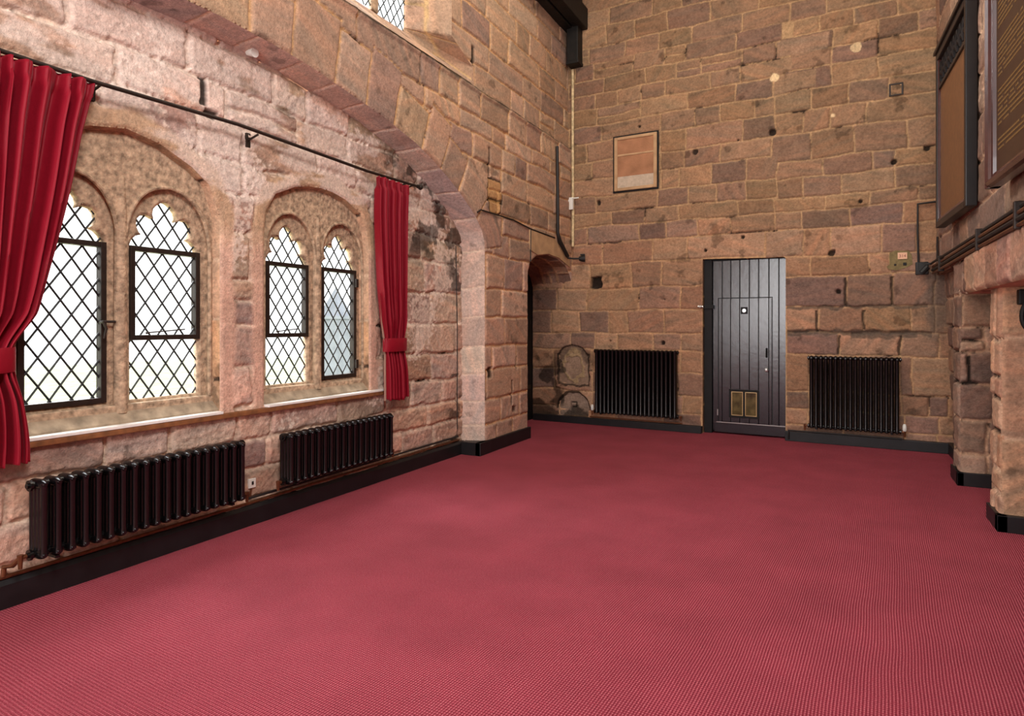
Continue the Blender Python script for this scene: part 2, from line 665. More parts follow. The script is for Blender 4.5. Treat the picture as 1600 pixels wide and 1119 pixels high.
class Shell:
    """gathers displaced wall grids and links them as one wall"""

    def __init__(self):
        self.V, self.F, self.C = [], [], []
        self.n = 0

    def add(self, verts, faces, cols):
        self.V.append(verts)
        self.F.append(faces + self.n)
        self.C.append(cols)
        self.n += len(verts)

    def grid(self, u0, u1, v0, v1, res, mapper, paint, holes=(), fade=0.0):
        nu = max(2, int(round((u1 - u0) / res)) + 1)
        nv = max(2, int(round((v1 - v0) / res)) + 1)
        u = np.linspace(u0, u1, nu)
        v = np.linspace(v0, v1, nv)
        U, V = np.meshgrid(u, v, indexing='ij')
        H, C = paint(U.ravel(), V.ravel())
        if fade > 0:
            e = np.minimum(np.minimum(U - u0, u1 - U), np.minimum(V - v0, v1 - V)).ravel()
            e = np.clip(e / fade, 0, 1)
            H = H * e - 0.5 * fade * (1 - np.sqrt(e * (2 - e)))
        U = U.ravel().copy()
        V = V.ravel().copy()
        ids = np.arange(nu * nv).reshape(nu, nv)
        F = np.stack([ids[:-1, :-1], ids[1:, :-1], ids[1:, 1:], ids[:-1, 1:]], -1).reshape(-1, 4)
        for poly in holes:
            inside = in_poly(U, V, poly)
            cnt = inside[F].sum(1)
            keep = cnt < 3
            F = F[keep]
            used = np.unique(F)
            # vertices on the rim slide onto the outline
            xs = [p[0] for p in poly]
            ys = [p[1] for p in poly]
            sel = used[(U[used] > min(xs) - 0.1) & (U[used] < max(xs) + 0.1) & (V[used] > min(ys) - 0.1) & (V[used] < max(ys) + 0.1)]
            d, bx, by, bs = near_path(U[sel], V[sel], poly)
            H[sel] *= np.clip(d / 0.02, 0, 1)
            vc = np.bincount(F.ravel(), minlength=len(U))[sel]
            mv = inside[sel] | (d < res * 0.45) | ((vc < 4) & (d < res * 1.6))
            U[sel[mv]] = bx[mv]
            V[sel[mv]] = by[mv]
            H[sel[mv]] = 0
        used, inv = np.unique(F, return_inverse=True)
        P = mapper(U[used], V[used], H[used])
        self.add(np.stack(P, -1), inv.reshape(-1, 4), C[used])

    def strip(self, pathA, pathB, res, mapA, mapB, depth, paint, closed=False):
        """reveal between outline A (front) and outline B (back); same number of points"""
        A = [Vector((p[0], p[1])) for p in pathA]
        Bp = [Vector((p[0], p[1])) for p in pathB]
        if closed:
            A.append(A[0])
            Bp.append(Bp[0])
        pts = []
        s = 0
        for i in range(len(A) - 1):
            L = (A[i + 1] - A[i]).length
            k = max(1, int(L / res))
            for j in range(k):
                t = j / k
                pts.append((s + L * t, A[i].lerp(A[i + 1], t), Bp[i].lerp(Bp[i + 1], t)))
            s += L
        pts.append((s, A[-1], Bp[-1]))
        nd = max(2, int(depth / res) + 1)
        S = np.array([p[0] for p in pts])
        a = np.array([tuple(p[1]) for p in pts])
        b = np.array([tuple(p[2]) for p in pts])
        D = np.linspace(0, 1, nd)
        PA = np.stack(mapA(a[:, 0], a[:, 1]), -1)
        PB = np.stack(mapB(b[:, 0], b[:, 1]), -1)
        P = PA[:, None, :] * (1 - D)[None, :, None] + PB[:, None, :] * D[None, :, None]
        SS, DD = np.meshgrid(S, D * depth, indexing='ij')
        H, C = paint(SS.ravel(), DD.ravel())
        # push along the surface normal, fading at both rims
        T = np.gradient(P, axis=0)
        R = np.gradient(P, axis=1)
        N = np.cross(T, R)
        N /= np.maximum(np.linalg.norm(N, axis=-1, keepdims=True), 1e-9)
        fade = (np.clip(DD / 0.02, 0, 1) * np.clip((depth - DD) / 0.02, 0, 1))
        P = P + N * (np.minimum(H.reshape(SS.shape), 0.004) * fade)[..., None]
        ids = np.arange(P.shape[0] * nd).reshape(P.shape[0], nd)
        F = np.stack([ids[:-1, :-1], ids[1:, :-1], ids[1:, 1:], ids[:-1, 1:]], -1).reshape(-1, 4)
        self.add(P.reshape(-1, 3), F, C)

    def build(self, name, mat, loc=(0, 0, 0), rz=0.0):
        V = np.concatenate(self.V)
        F = np.concatenate(self.F)
        C = np.concatenate(self.C)
        me = bpy.data.meshes.new(name)
        me.vertices.add(len(V))
        me.vertices.foreach_set('co', V.astype(np.float32).ravel())
        me.loops.add(F.size)
        me.loops.foreach_set('vertex_index', F.astype(np.int32).ravel())
        me.polygons.add(len(F))
        me.polygons.foreach_set('loop_start', np.arange(0, F.size, 4, dtype=np.int32))
        me.polygons.foreach_set('loop_total', np.full(len(F), 4, dtype=np.int32))
        me.update(calc_edges=True)
        me.polygons.foreach_set('use_smooth', np.ones(len(F), bool))
        at = me.attributes.new('Col', 'FLOAT_COLOR', 'POINT')
        at.data.foreach_set('color', np.concatenate([C, np.ones((len(C), 1))], 1).astype(np.float32).ravel())
        me.materials.append(mat)
        o = bpy.data.objects.new(name, me)
        COL.objects.link(o)
        o.location = loc
        o.rotation_euler = (0, 0, rz)
        o['kind'] = 'structure'
        return o


# ------------------------------------------------------------------ dimensions
XI = -3.98      # window wall inside the big arch
XO = -3.72      # face of the arch wall and pier
XR = 1.02       # right wall face
BX, BY = -4.37, 9.30
BRZ = math.atan2(-0.25, 5.37)
HT = 7.6        # roof


def bw(k, z, off=0.0):
    """a point on the far wall: k along it, off out into the room"""
    ca, sa = math.cos(BRZ), math.sin(BRZ)
    return Vector((BX + k * ca + off * sa, BY + k * sa - off * ca, z))


def bdepth(x):
    return BY + (x - BX) * math.tan(BRZ)


# arch outline in (y, z)
_half = [(3.60, 0.0), (3.60, 2.395), (3.585, 2.50), (3.53, 2.61), (3.39, 2.75), (3.27, 2.83), (3.05, 2.96), (2.81, 3.08), (2.52, 3.20), (2.23, 3.30), (1.73, 3.412), (1.22, 3.49), (0.78, 3.55), (0.45, 3.575), (0.0, 3.59)]
AC = 2.95
ARCH = [(AC + a, z) for a, z in _half] + [(AC - a, z) for a, z in _half[-2::-1]]
ARCH_IN = [(AC + (y - AC) * 0.968, z if z < 2.3 else z - 0.03) for y, z in ARCH]


def arch_outline(c, half, z0):
    return [(c + a, z) for a, z in half] + [(c - a, z) for a, z in half[::-1] if a > 0] if z0 is None else \
        [(c + half[0][0], z0)] + [(c + a, z) for a, z in half] + [(c - a, z) for a, z in half[::-1] if a > 0] + [(c - half[0][0], z0)]


WIN = {
    1: dict(c=2.470, half=[(0.672, 2.26), (0.645, 2.36), (0.585, 2.50), (0.45, 2.595), (0.22, 2.695), (0.0, 2.735)], lights=[(1.92, 2.39), (2.555, 3.045)]),
    2: dict(c=4.160, half=[(0.62, 2.24), (0.595, 2.40), (0.505, 2.545), (0.30, 2.64), (0.14, 2.675), (0.0, 2.685)], lights=[(3.655, 4.095), (4.265, 4.705)]),
}
SILLZ = 0.885
for w in WIN.values():
    w['outline'] = arch_outline(w['c'], w['half'], SILLZ)

# ------------------------------------------------------------------ palettes


def soften(pal, k, v=1.0):
    """pull the stone colours towards their own grey"""
    out = []
    for c in pal:
        g = 0.35 * c[0] + 0.5 * c[1] + 0.15 * c[2]
        out.append(tuple(min(255, (x + (g - x) * k) * v) for x in c))
    return out


PAL_BACK = soften([(170, 128, 94), (160, 118, 86), (178, 136, 102), (154, 114, 86), (146, 110, 88), (180, 132, 96), (164, 124, 98), (172, 130, 92), (140, 106, 88)], 0.2, 0.97)
PAL_LEFT = soften([(200, 162, 142), (188, 150, 130), (206, 170, 150), (180, 144, 120), (172, 138, 122), (206, 162, 138), (190, 156, 128)], 0.12)
PAL_BACK_HIGH = soften([(166, 126, 90), (160, 120, 86), (172, 130, 96), (156, 116, 84), (164, 122, 92), (176, 132, 94), (150, 112, 88)], 0.2, 0.95)
PAL_UP = soften([(190, 148, 118), (182, 140, 110), (196, 156, 126), (176, 136, 108), (168, 130, 108), (190, 148, 116)], 0.2)
PAL_SOFF = [(212, 186, 170), (204, 178, 164), (198, 174, 162), (216, 190, 174)]
PAL_RIGHT = soften([(166, 126, 102), (152, 114, 92), (174, 136, 110), (142, 106, 88), (178, 132, 102), (156, 122, 102), (134, 102, 86)], 0.18, 0.94)

# ------------------------------------------------------------------ FAR WALL
LEFT_ROWS = [(3.21, 3.46, [0.0, 0.66, 1.07, 2.0, 2.47, 2.85, 3.24, 3.64]), (3.0, 3.21, [0.0, 0.66, 1.31, 1.82, 2.31, 3.12, 3.59]), (2.75, 3.0, [0.0, 0.66, 0.91, 1.75, 2.14, 2.59, 3.03, 3.59]), (2.43, 2.75, [0.0, 0.66, 1.17, 1.94, 2.43, 3.47]), (2.06, 2.43, [-0.05, 0.51, 0.95, 1.62, 2.07, 2.66]), (1.73, 2.06, [-0.05, 0.4, 0.91, 1.74, 2.36, 2.66]), (1.4, 1.73, [-0.05, 0.31, 0.79, 1.28, 1.56, 2.1, 2.66]), (1.13, 1.4, [-0.05, 0.64, 1.05, 1.4, 1.94, 2.36, 2.66]),
             (0.82, 1.13, [-0.05, 0.36, 1.0, 1.5, 2.0, 2.36, 2.66]), (0.5, 0.82, [-0.05, 0.36, 1.0, 1.6, 2.3, 2.66]), (0.24, 0.5, [-0.05, 0.5, 1.0, 1.6, 2.1, 2.38, 2.66]), (-0.02, 0.24, [-0.05, 0.7, 1.4, 2.1, 2.66])]
RIGHT_ROWS = [(5.28, 5.49, [3.82, 4.13, 4.52, 4.99, 5.45]), (5.05, 5.28, [3.67, 4.29, 4.78, 5.2, 5.45]), (4.82, 5.05, [3.77, 4.28, 4.78, 5.45]), (4.55, 4.82, [3.71, 4.27, 4.78, 5.45]), (4.28, 4.55, [3.6, 4.03, 4.46, 4.9, 5.45]), (4.0, 4.28, [3.6, 3.95, 4.25, 4.67, 5.45]), (3.65, 4.0, [3.56, 4.04, 4.53, 5.1, 5.45]), (3.42, 3.65, [3.64, 4.18, 4.72, 4.96, 5.45]), (3.17, 3.42, [3.64, 3.95, 4.38, 4.96, 5.45]), (3.0, 3.17, [3.59, 4.21, 4.71, 5.2, 5.45]), (2.75, 3.0, [3.59, 3.91, 4.5, 5.04, 5.45]), (2.39, 2.75, [3.47, 3.95, 4.28, 4.84, 5.2, 5.45]), (2.14, 2.39, [3.73, 4.04, 4.69, 4.92, 5.45]), (1.74, 2.14, [3.73, 4.44, 4.95, 5.38, 5.75]), (1.41, 1.74, [3.73, 4.12, 4.64, 5.13, 5.38, 5.75]), (1.13, 1.41, [3.73, 4.36, 5.03, 5.43, 5.75]),
              (0.66, 1.13, [3.73, 4.02, 4.6, 5.03, 5.16, 5.75]), (0.42, 0.66, [3.73, 4.02, 4.6, 5.03, 5.3, 5.5, 5.75]), (0.2, 0.42, [3.73, 4.0, 4.6, 5.06, 5.42, 5.75]), (-0.02, 0.2, [3.73, 4.4, 5.06, 5.4, 5.75])]
UPL_ROWS = [(3.46, 3.74, [0.0, 0.62, 1.38, 2.06, 2.33, 2.78, 3.25, 3.64]), (3.74, 4.0, [0.0, 0.62, 1.0, 1.38, 2.06, 2.4, 2.91, 3.56]), (4.0, 4.3, [0.0, 0.9, 1.38, 2.06, 2.42, 3.2, 3.6]), (4.3, 4.55, [0.0, 0.62, 1.16, 2.05, 2.55, 2.9, 3.35, 3.6])]
back_stones = courses(LEFT_ROWS) + courses(RIGHT_ROWS) + courses(UPL_ROWS)
back_stones += rows(0.0, 3.66, [4.55, 4.8, 5.02, 5.26, 5.5], 5, 0.3, 0.7)
back_stones += rows(0.0, 5.8, [5.49, 5.74, 6.02, 6.28, 6.6, 6.9, 7.2, 7.7], 6, 0.35, 0.8)
DOOR_HOLE = [(2.66, -0.5), (2.66, 2.43), (3.735, 2.40), (3.735, -0.5)]


def circle_sd(U, V, c, r):
    return np.hypot(U - c[0], V - c[1]) - r


def box_sd(U, V, a, b, c, d):
    return np.maximum(np.abs(U - (a + b) / 2) - (b - a) / 2, np.abs(V - (c + d) / 2) - (d - c) / 2)


def paint_back(U, V):
    H, C = masonry(U, V, back_stones, 3, lambda z: PAL_BACK_HIGH if z > 2.9 else PAL_BACK, (186, 152, 114), (64, 50, 40), joint=0.0055, relief=0.009, rough=0.006, corner=0.016, gap=0.66, wob=0.017)
    # the lower courses right of the door are rougher, with dark open joints
    n = fbm(U * 6, V * 6, 77, 3) - 0.5
    # pink lintel stone over the doorway, lower stones redder
    low = 1 - sstep(2.3, 3.4, V + 0.6 * n)
    C *= (1 + low[:, None] * np.array([[0.12, 0.06, 0.05]]))
    wob = (fbm(U * 9, V * 9, 71, 3) - 0.5) * 0.11

    def recess(sd, depth, col, mix=0.8, soft=0.02):
        nonlocal H, C
        m = 1 - sstep(-soft, 0.0, sd)
        H = H * (1 - m) + (-depth + n * 0.03) * m
        c = np.array(lin(*col))[None, :] * (1 + n * 0.9)[:, None]
        C = C * (1 - mix * m[:, None]) + c * (mix * m[:, None])

    def ring(sd, w, depth, col=(40, 32, 26)):
        nonlocal H, C
        m = (1 - sstep(w * 0.6, w, np.abs(sd)))
        H = H - depth * m
        C = C * (1 - 0.85 * m[:, None]) + np.array(lin(*col))[None, :] * 0.85 * m[:, None]
    # blocked niche with an arched head, low at the left
    sdA = np.minimum(box_sd(U, V, 0.42, 0.94, 0.58, 1.05), np.hypot((U - 0.68) / 1.0, (V - 1.0) / 0.75) - 0.25) + wob * 0.6
    recess(sdA, 0.035, (150, 124, 104))
    ring(sdA - 0.002, 0.018, 0.02)
    sdA2 = np.hypot((U - 0.68) / 0.8, (V - 0.86)) - 0.22 + wob * 0.8
    ring(sdA2 + wob, 0.03, -0.012, (168, 140, 104))
    # half-round niche below it with a small square socket
    sdB = np.maximum(circle_sd(U, V, (0.68, 0.20), 0.27), 0.10 - V) + wob * 0.5
    recess(sdB, 0.045, (140, 120, 106))
    ring(np.where(V > 0.2, sdB, 9), 0.02, 0.02)
    ring(box_sd(U, V, 0.63, 0.72, 0.24, 0.31), 0.012, 0.02)
    # square put-log hole and small fixings holes
    recess(box_sd(U, V, 0.96, 1.15, 2.07, 2.26) + wob * 0.9, 0.09, (26, 22, 20), 0.95)
    for (k, z, r) in [(1.11, 3.36, 0.03), (2.56, 3.95, 0.035), (3.13, 4.03, 0.03), (3.58, 4.07, 0.04), (1.75, 4.43, 0.03), (3.15, 4.32, 0.015), (1.22, 1.93, 0.02), (2.12, 1.88, 0.02), (1.3, 1.27, 0.025), (2.1, 1.25, 0.025), (4.28, 2.42, 0.045), (3.86, 2.02, 0.02), (4.36, 1.93, 0.03), (4.95, 3.5, 0.03), (4.6, 3.05, 0.02), (5.3, 3.62, 0.03), (3.2, 2.7, 0.02), (2.7, 2.55, 0.02)]:
        recess(circle_sd(U, V, (k, z), r) + wob * 0.5, 0.04, (34, 28, 24), 0.92, 0.01)
    # bed for the tablet
    m = 1 - sstep(0.0, 0.015, box_sd(U, V, 1.34, 2.04, 3.48, 4.33))
    H = H * (1 - m) - 0.008 * m
    # worn bright chips
    for (k, z, r) in [(3.6, 4.78, 0.045), (4.55, 4.98, 0.06), (4.28, 4.17, 0.025)]:
        recess(circle_sd(U, V, (k, z), r) + wob * 0.8, -0.006, (232, 204, 160), 0.9, 0.01)
    # dark blotches in the corner by the passage foot and grey mortar at the right-hand corner
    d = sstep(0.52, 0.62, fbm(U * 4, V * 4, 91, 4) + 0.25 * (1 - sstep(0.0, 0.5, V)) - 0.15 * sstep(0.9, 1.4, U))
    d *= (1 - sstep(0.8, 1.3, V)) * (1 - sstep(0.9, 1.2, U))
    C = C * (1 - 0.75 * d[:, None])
    g = (1 - sstep(0.05, 0.16, np.abs(U - 5.40) + wob)) * (1 - sstep(2.1, 2.2, V)) * sstep(1.2, 1.5, V)
    C = C * (1 - 0.7 * g[:, None]) + np.array(lin(104, 92, 82))[None, :] * 0.7 * g[:, None]
    for (k0, k1, z, w) in [(3.75, 5.35, 1.41, 0.020), (3.75, 5.3, 1.735, 0.012), (4.5, 5.2, 1.38, 0.03)]:
        g = (1 - sstep(w, w + 0.02, np.abs(V - z + wob * 0.8))) * (U > k0) * (U < k1)
        C = C * (1 - 0.75 * g[:, None]) + np.array(lin(92, 80, 70))[None, :] * 0.75 * g[:, None]
        H = H - 0.012 * g
    for (k, z0, z1) in [(4.43, 1.74, 2.1), (4.94, 1.76, 2.1), (4.1, 1.42, 1.7), (4.63, 1.45, 1.7), (4.36, 1.14, 1.38), (5.02, 1.14, 1.38)]:
        g = (1 - sstep(0.010, 0.02, np.abs(U - k + wob * 0.5))) * (V > z0) * (V < z1)
        C = C * (1 - 0.85 * g[:, None]) + np.array(lin(60, 48, 40))[None, :] * 0.85 * g[:, None]
        H = H - 0.014 * g
    return H, np.clip(C, 0.004, 0.95)


sh = Shell()
sh.grid(-0.02, 5.75, 0.0, HT, 0.0105, lambda u, v, h: (u, -h, v), paint_back, [DOOR_HOLE])
JP = [(2.66, 0.0), (2.66, 2.43), (3.735, 2.40), (3.735, 0.0)]


def paint_jamb(U, V):
    return masonry(U, V, [(a, -0.1, b, 0.6) for a, b in zip((0, .4, .75, 1.1, 1.5, 1.9, 2.43, 3.0, 3.51, 3.9, 4.3, 4.8, 5.3), (.4, .75, 1.1, 1.5, 1.9, 2.43, 3.0, 3.51, 3.9, 4.3, 4.8, 5.3, 6.0))], 8, PAL_BACK, (206, 164, 116), (70, 56, 44), relief=0.006)


sh.strip(JP, JP, 0.012, lambda u, v: (u, u * 0, v), lambda u, v: (u, u * 0 + 0.24, v), 0.24, paint_jamb)
wall_back = sh.build('wall_back', M_STONE, (BX, BY, 0), BRZ)

# ------------------------------------------------------------------ LEFT WALL
left_z = [-0.02, 0.2, 0.42, 0.64, 0.90, 1.2, 1.52, 1.86, 2.2, 2.47, 2.72, 2.98, 3.22, 3.5, 3.8]
inner_stones = rows(-1.2, 6.7, left_z, 21, 0.3, 0.8, 0.05)


def paint_inner(U, V):
    H, C = masonry(U, V, inner_stones, 22, PAL_LEFT, (222, 196, 174), (64, 50, 42), joint=0.009, relief=0.015, rough=0.011, corner=0.03, gap=0.70, wob=0.02, patch=0.40, patchcol=(226, 204, 188), contrast=1.15)
    n = fbm(U * 7, V * 7, 33, 4) - 0.5
    # smooth dressed ring around each window arch
    for w in WIN.values():
        sel = np.nonzero((U > w['c'] - 1.0) & (U < w['c'] + 1.0) & (V > 0.85))[0]
        if sel.size == 0:
            continue
        d, bx, by, bs = near_path(U[sel], V[sel], w['outline'])
        m = 1 - sstep(0.10, 0.15, d + 0.08 * n[sel])
        up = sstep(2.0, 2.3, V[sel])
        tan = np.array(lin(196, 160, 126))[None, :] * (1 + 0.9 * n[sel])[:, None]
        pink = np.array(lin(214, 172, 150))[None, :] * (1 + 0.5 * n[sel])[:, None]
        cc = tan * up[:, None] + pink * (1 - up[:, None])
        C[sel] = C[sel] * (1 - 0.85 * m[:, None]) + cc * 0.85 * m[:, None]
        H[sel] = H[sel] * (1 - m) + (0.012 + n[sel] * 0.008) * m
    # white limewash left on the upper stones
    lw = sstep(0.52, 0.60, fbm(U * 2.0, V * 4.5, 37, 5) + 0.10 * sstep(2.3, 2.7, V) - 0.10 * sstep(4.6, 5.6, U)) * sstep(2.2, 2.5, V)
    C = C * (1 - 0.55 * lw[:, None]) + np.array(lin(236, 216, 204))[None, :] * (0.55 * lw)[:, None]
    # black damp staining in the corner by the pier and under the arch haunch
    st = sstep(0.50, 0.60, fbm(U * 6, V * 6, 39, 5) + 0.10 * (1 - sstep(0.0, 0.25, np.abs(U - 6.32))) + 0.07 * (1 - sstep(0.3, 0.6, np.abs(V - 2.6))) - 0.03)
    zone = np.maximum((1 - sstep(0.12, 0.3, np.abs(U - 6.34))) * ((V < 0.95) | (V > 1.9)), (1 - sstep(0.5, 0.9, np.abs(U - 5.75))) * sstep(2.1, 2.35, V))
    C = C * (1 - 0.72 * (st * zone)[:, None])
    # dark open joint above the rail
    for (y0, y1, z0, z1) in [(2.98, 3.03, 3.05, 3.24), (3.02, 3.12, 2.98, 3.03)]:
        g = 1 - sstep(-0.005, 0.008, box_sd(U, V, y0, y1, z0, z1) + n * 0.01)
        C = C * (1 - 0.92 * g[:, None])
        H = H - 0.03 * g
    return H, np.clip(C, 0.004, 0.95)


outer_z = [-0.02, 0.34, 0.62, 0.98, 1.26, 1.6, 1.94, 2.35, 2.62, 2.86, 3.14, 3.42, 3.70, 3.90, 4.24, 4.55, 4.85, 5.18, 5.5, 5.8, 6.1, 6.45, 6.8, 7.2, 7.7]
outer_stones = rows(-4.2, 9.5, outer_z, 41, 0.35, 0.95, 0.08)
_L = 0
_arclen = []
for p, q in zip(ARCH[:-1], ARCH[1:]):
    _L += math.hypot(q[0] - p[0], q[1] - p[1])
vous = []
s_ = 2.40
rv = random.Random(4)
while s_ < _L - 2.4:
    L = rv.uniform(0.36, 0.5)
    vous.append((s_, -0.05, s_ + L, rv.choice([0.42, 0.5, 0.56, 0.46])))
    s_ += L


def paint_outer(U, V):
    H, C = masonry(U, V, outer_stones, 42, PAL_UP, (214, 168, 120), (66, 50, 38), joint=0.006, relief=0.012, rough=0.005, corner=0.015, gap=0.68, wob=0.014)
    sel = np.nonzero((V > 2.3) & (V < 4.25) & (U > -1.6) & (U < 7.3))[0]
    if sel.size:
        d, bx, by, bs = near_path(U[sel], V[sel], ARCH, closed=False)
        h2, c2 = masonry(bs, d, vous, 43, PAL_UP, (214, 168, 120), (66, 50, 38), joint=0.006, relief=0.012, rough=0.005, corner=0.015, gap=0.68, wob=0.012)
        dep = np.zeros(bs.shape)
        for (va, vb, vc_, vd) in vous:
            dep[(bs >= va) & (bs < vc_)] = vd
        m = (d < dep + 0.003).astype(float)
        H[sel] = H[sel] * (1 - m) + h2 * m
        C[sel] = C[sel] * (1 - m[:, None]) + c2 * m[:, None]
    n = fbm(U * 7, V * 7, 53, 4) - 0.5
    low = 1 - sstep(2.2, 3.2, V + 0.5 * n)
    C *= (1 + low[:, None] * np.array([[0.04, 0.0, 0.04]]))
    # rounded, weathered pier foot stones
    # shallow ledge line where the upper wall steps back
    led = sstep(4.225, 4.245, V)
    H = H - 0.06 * led + 0.02 * sstep(4.16, 4.2, V) * (1 - led)
    g = (1 - sstep(0.016, 0.034, np.abs(V - 4.232 + n * 0.03)))
    C = C * (1 - 0.8 * g[:, None])
    # vertical chase with a patched pocket
    for (y0, y1, z0, z1, dk) in [(6.62, 6.66, 3.28, 3.62, 0.9), (6.34, 6.40, 4.50, 4.72, 0.9), (7.34, 7.38, 0.95, 1.1, 0.9), (6.62, 6.72, 0.88, 1.0, 0.85), (7.25, 7.36, 0.40, 0.47, 0.7), (7.22, 7.25, 0.5, 0.8, 0.85)]:
        g = 1 - sstep(-0.005, 0.01, box_sd(U, V, y0, y1, z0, z1) + n * 0.02)
        C = C * (1 - dk * g[:, None])
        H = H - 0.03 * g
    for (y0, y1, z0, z1) in [(6.62, 6.95, 3.0, 3.26), (6.66, 6.92, 2.85, 3.02)]:
        sd = box_sd(U, V, y0, y1, z0, z1) + n * 0.02
        g = 1 - sstep(-0.01, 0.0, sd)
        C = C * (1 - 0.7 * g[:, None]) + np.array(lin(196, 146, 88))[None, :] * 0.7 * g[:, None]
        e = 1 - sstep(0.008, 0.016, np.abs(sd))
        C = C * (1 - 0.85 * e[:, None])
        H = H - 0.015 * e
    return H, np.clip(C, 0.004, 0.95)


def paint_soffit(U, V):
    return masonry(U, V, [(a, -0.1, a + l, 0.5) for a, l in soff], 61, PAL_SOFF, (226, 200, 178), (120, 96, 80), joint=0.007, relief=0.006, rough=0.003, corner=0.01, gap=0.8, contrast=0.7)


soff = []
for a, b in [(0, .33), (.33, .62), (.62, .95), (.95, 1.25), (1.25, 1.6), (1.6, 1.95), (1.95, 2.4)]:
    soff.append((a, b - a))
s_ = 2.40
while s_ < _L:
    L = rv.uniform(0.36, 0.48)
    soff.append((s_, L))
    s_ += L

# small pointed doorway at the far end of the arch wall
PASS = [(7.70, -0.5), (7.70, 2.22), (7.78, 2.36), (7.98, 2.46), (8.35, 2.51), (8.72, 2.49), (9.05, 2.40), (9.20, 2.28), (9.32, 2.1), (9.32, -0.5)]
UPWIN = [(3.6, 4.25), (6.24, 4.25), (6.27, 4.44), (5.83, 4.62), (5.83, 6.4), (3.6, 6.4)]
UPWIN_IN = [(4.10, 4.60), (5.50, 4.62), (5.505, 4.64), (5.51, 4.66), (5.51, 6.3), (4.10, 6.3)]

sh = Shell()
sw = Shell()
holes_in = [w['outline'] for w in WIN.values()]
sw.grid(1.0, 6.62, 0.0, 3.66, 0.0085, lambda u, v, h: (XI + h, u, v), paint_inner, holes_in)
sw.grid(-0.85, 1.04, 0.0, 3.66, 0.02, lambda u, v, h: (XI + h - 0.004, u, v), paint_inner)
ARCH_HOLE = [(ARCH[0][0], -0.5)] + ARCH[1:-1] + [(ARCH[-1][0], -0.5)]
sh.grid(1.0, 9.32, 0.0, HT, 0.0125, lambda u, v, h: (XO + h, u, v), paint_outer, [ARCH_HOLE, PASS, UPWIN])
sh.grid(-4.0, 1.05, 0.0, HT, 0.05, lambda u, v, h: (XO + h - 0.006, u, v), paint_outer, [ARCH_HOLE])
sh.strip(ARCH, ARCH_IN, 0.012, lambda u, v: (u * 0 + XO, u, v), lambda u, v: (u * 0 + XI - 0.005, u, v), 0.26, paint_soffit)
pj = PASS[:]
pj[0] = (7.70, 0.0)
pj[-1] = (9.32, 0.0)
sh.strip(pj, pj, 0.014, lambda u, v: (u * 0 + XO, u, v), lambda u, v: (u * 0 - 4.42, u, v), 0.7, lambda U, V: masonry(U, V, rows(0, 8, [-0.05, 0.22, 0.45, 0.8], 66, 0.3, 0.5), 67, PAL_RIGHT, (190, 150, 116), (70, 56, 44), relief=0.008))
sh.strip(UPWIN, UPWIN_IN, 0.02, lambda u, v: (u * 0 + XO, u, v), lambda u, v: (u * 0 - 4.12, u, v), 0.4, lambda U, V: masonry(U, V, rows(0, 14, [-0.05, 0.22, 0.6], 68, 0.4, 0.7), 69, PAL_UP, (214, 178, 130), (70, 56, 44), relief=0.006), closed=True)
for w in WIN.values():
    o2 = [(w['c'] + (y - w['c']) * 0.965, z if z < 1 else z - 0.02) for y, z in w['outline']]
    sw.strip(w['outline'], o2, 0.01, lambda u, v: (u * 0 + XI, u, v), lambda u, v: (u * 0 - 4.09, u, v), 0.12, lambda U, V: masonry(U, V, rows(0, 6, [-0.05, 0.4], 70, 0.4, 0.7), 71, [(206, 168, 140), (198, 160, 128), (190, 152, 120)], (222, 190, 160), (90, 72, 58), relief=0.005, rough=0.004), closed=True)
wall_arch = sh.build('wall_left', M_STONE)
wall_window = sw.build('wall_left', M_STONE)

# ------------------------------------------------------------------ RIGHT WALL
right_z = [-0.02, 0.3, 0.62, 0.95, 1.25, 1.5, 1.8, 2.12]
rst_low = rows(-0.5, 10, right_z, 81, 0.3, 0.6, 0.1)
rst_up = rows(-4.5, 9.5, [2.1, 2.5, 2.85, 3.2, 3.55, 3.9, 4.25, 4.6, 5.0, 5.4, 5.8, 6.3, 6.8, 7.2, 7.7], 82, 0.4, 0.9, 0.06)


def paint_rlow(U, V):
    return masonry(U, V, rst_low, 83, PAL_RIGHT, (196, 160, 130), (50, 40, 34), joint=0.009, relief=0.013, rough=0.007, corner=0.022, gap=0.57, wob=0.02)


def paint_rup(U, V):
    H, C = masonry(U, V, rst_up, 84, PAL_RIGHT, (200, 164, 134), (56, 44, 36), joint=0.008, relief=0.010, rough=0.007, corner=0.03, gap=0.62, wob=0.02, patch=0.36, patchcol=(196, 164, 140))
    return H, C


lint_st = [(6.83 - 0.42 * i - 0.42, 1.7, 6.83 - 0.42 * i, 2.2) for i in range(14)]


def paint_lint(U, V):
    return masonry(U, V, lint_st, 85, [(178, 140, 118), (170, 130, 108), (160, 122, 104), (184, 146, 122)], (216, 178, 150), (60, 46, 38), joint=0.006, relief=0.011, rough=0.012, corner=0.03, gap=0.58, wob=0.03)


def flat_pair(xa, xb):
    return lambda u, v: (u * 0 + xa, u, v), lambda u, v: (u * 0 + xb, u, v)


RL = 1.10       # lower right wall, set back under the ledge
sh = Shell()
sh.grid(2.0, 9.12, 2.10, HT, 0.014, lambda u, v, h: (XR - h, u, v), paint_rup)
sh.grid(-4.0, 2.06, 0.0, HT, 0.06, lambda u, v, h: (XR - h + 0.006, u, v), paint_rup)
sh.grid(7.40, 9.12, 0.0, 2.12, 0.012, lambda u, v, h: (RL + 0.10 * (2.12 - v) / 2.12 - h, u, v), paint_rlow)
# ledge underside
sh.grid(6.6, 9.12, XR, RL + 0.2, 0.02, lambda u, v, h: (v, u, u * 0 + 2.10), paint_rlow)
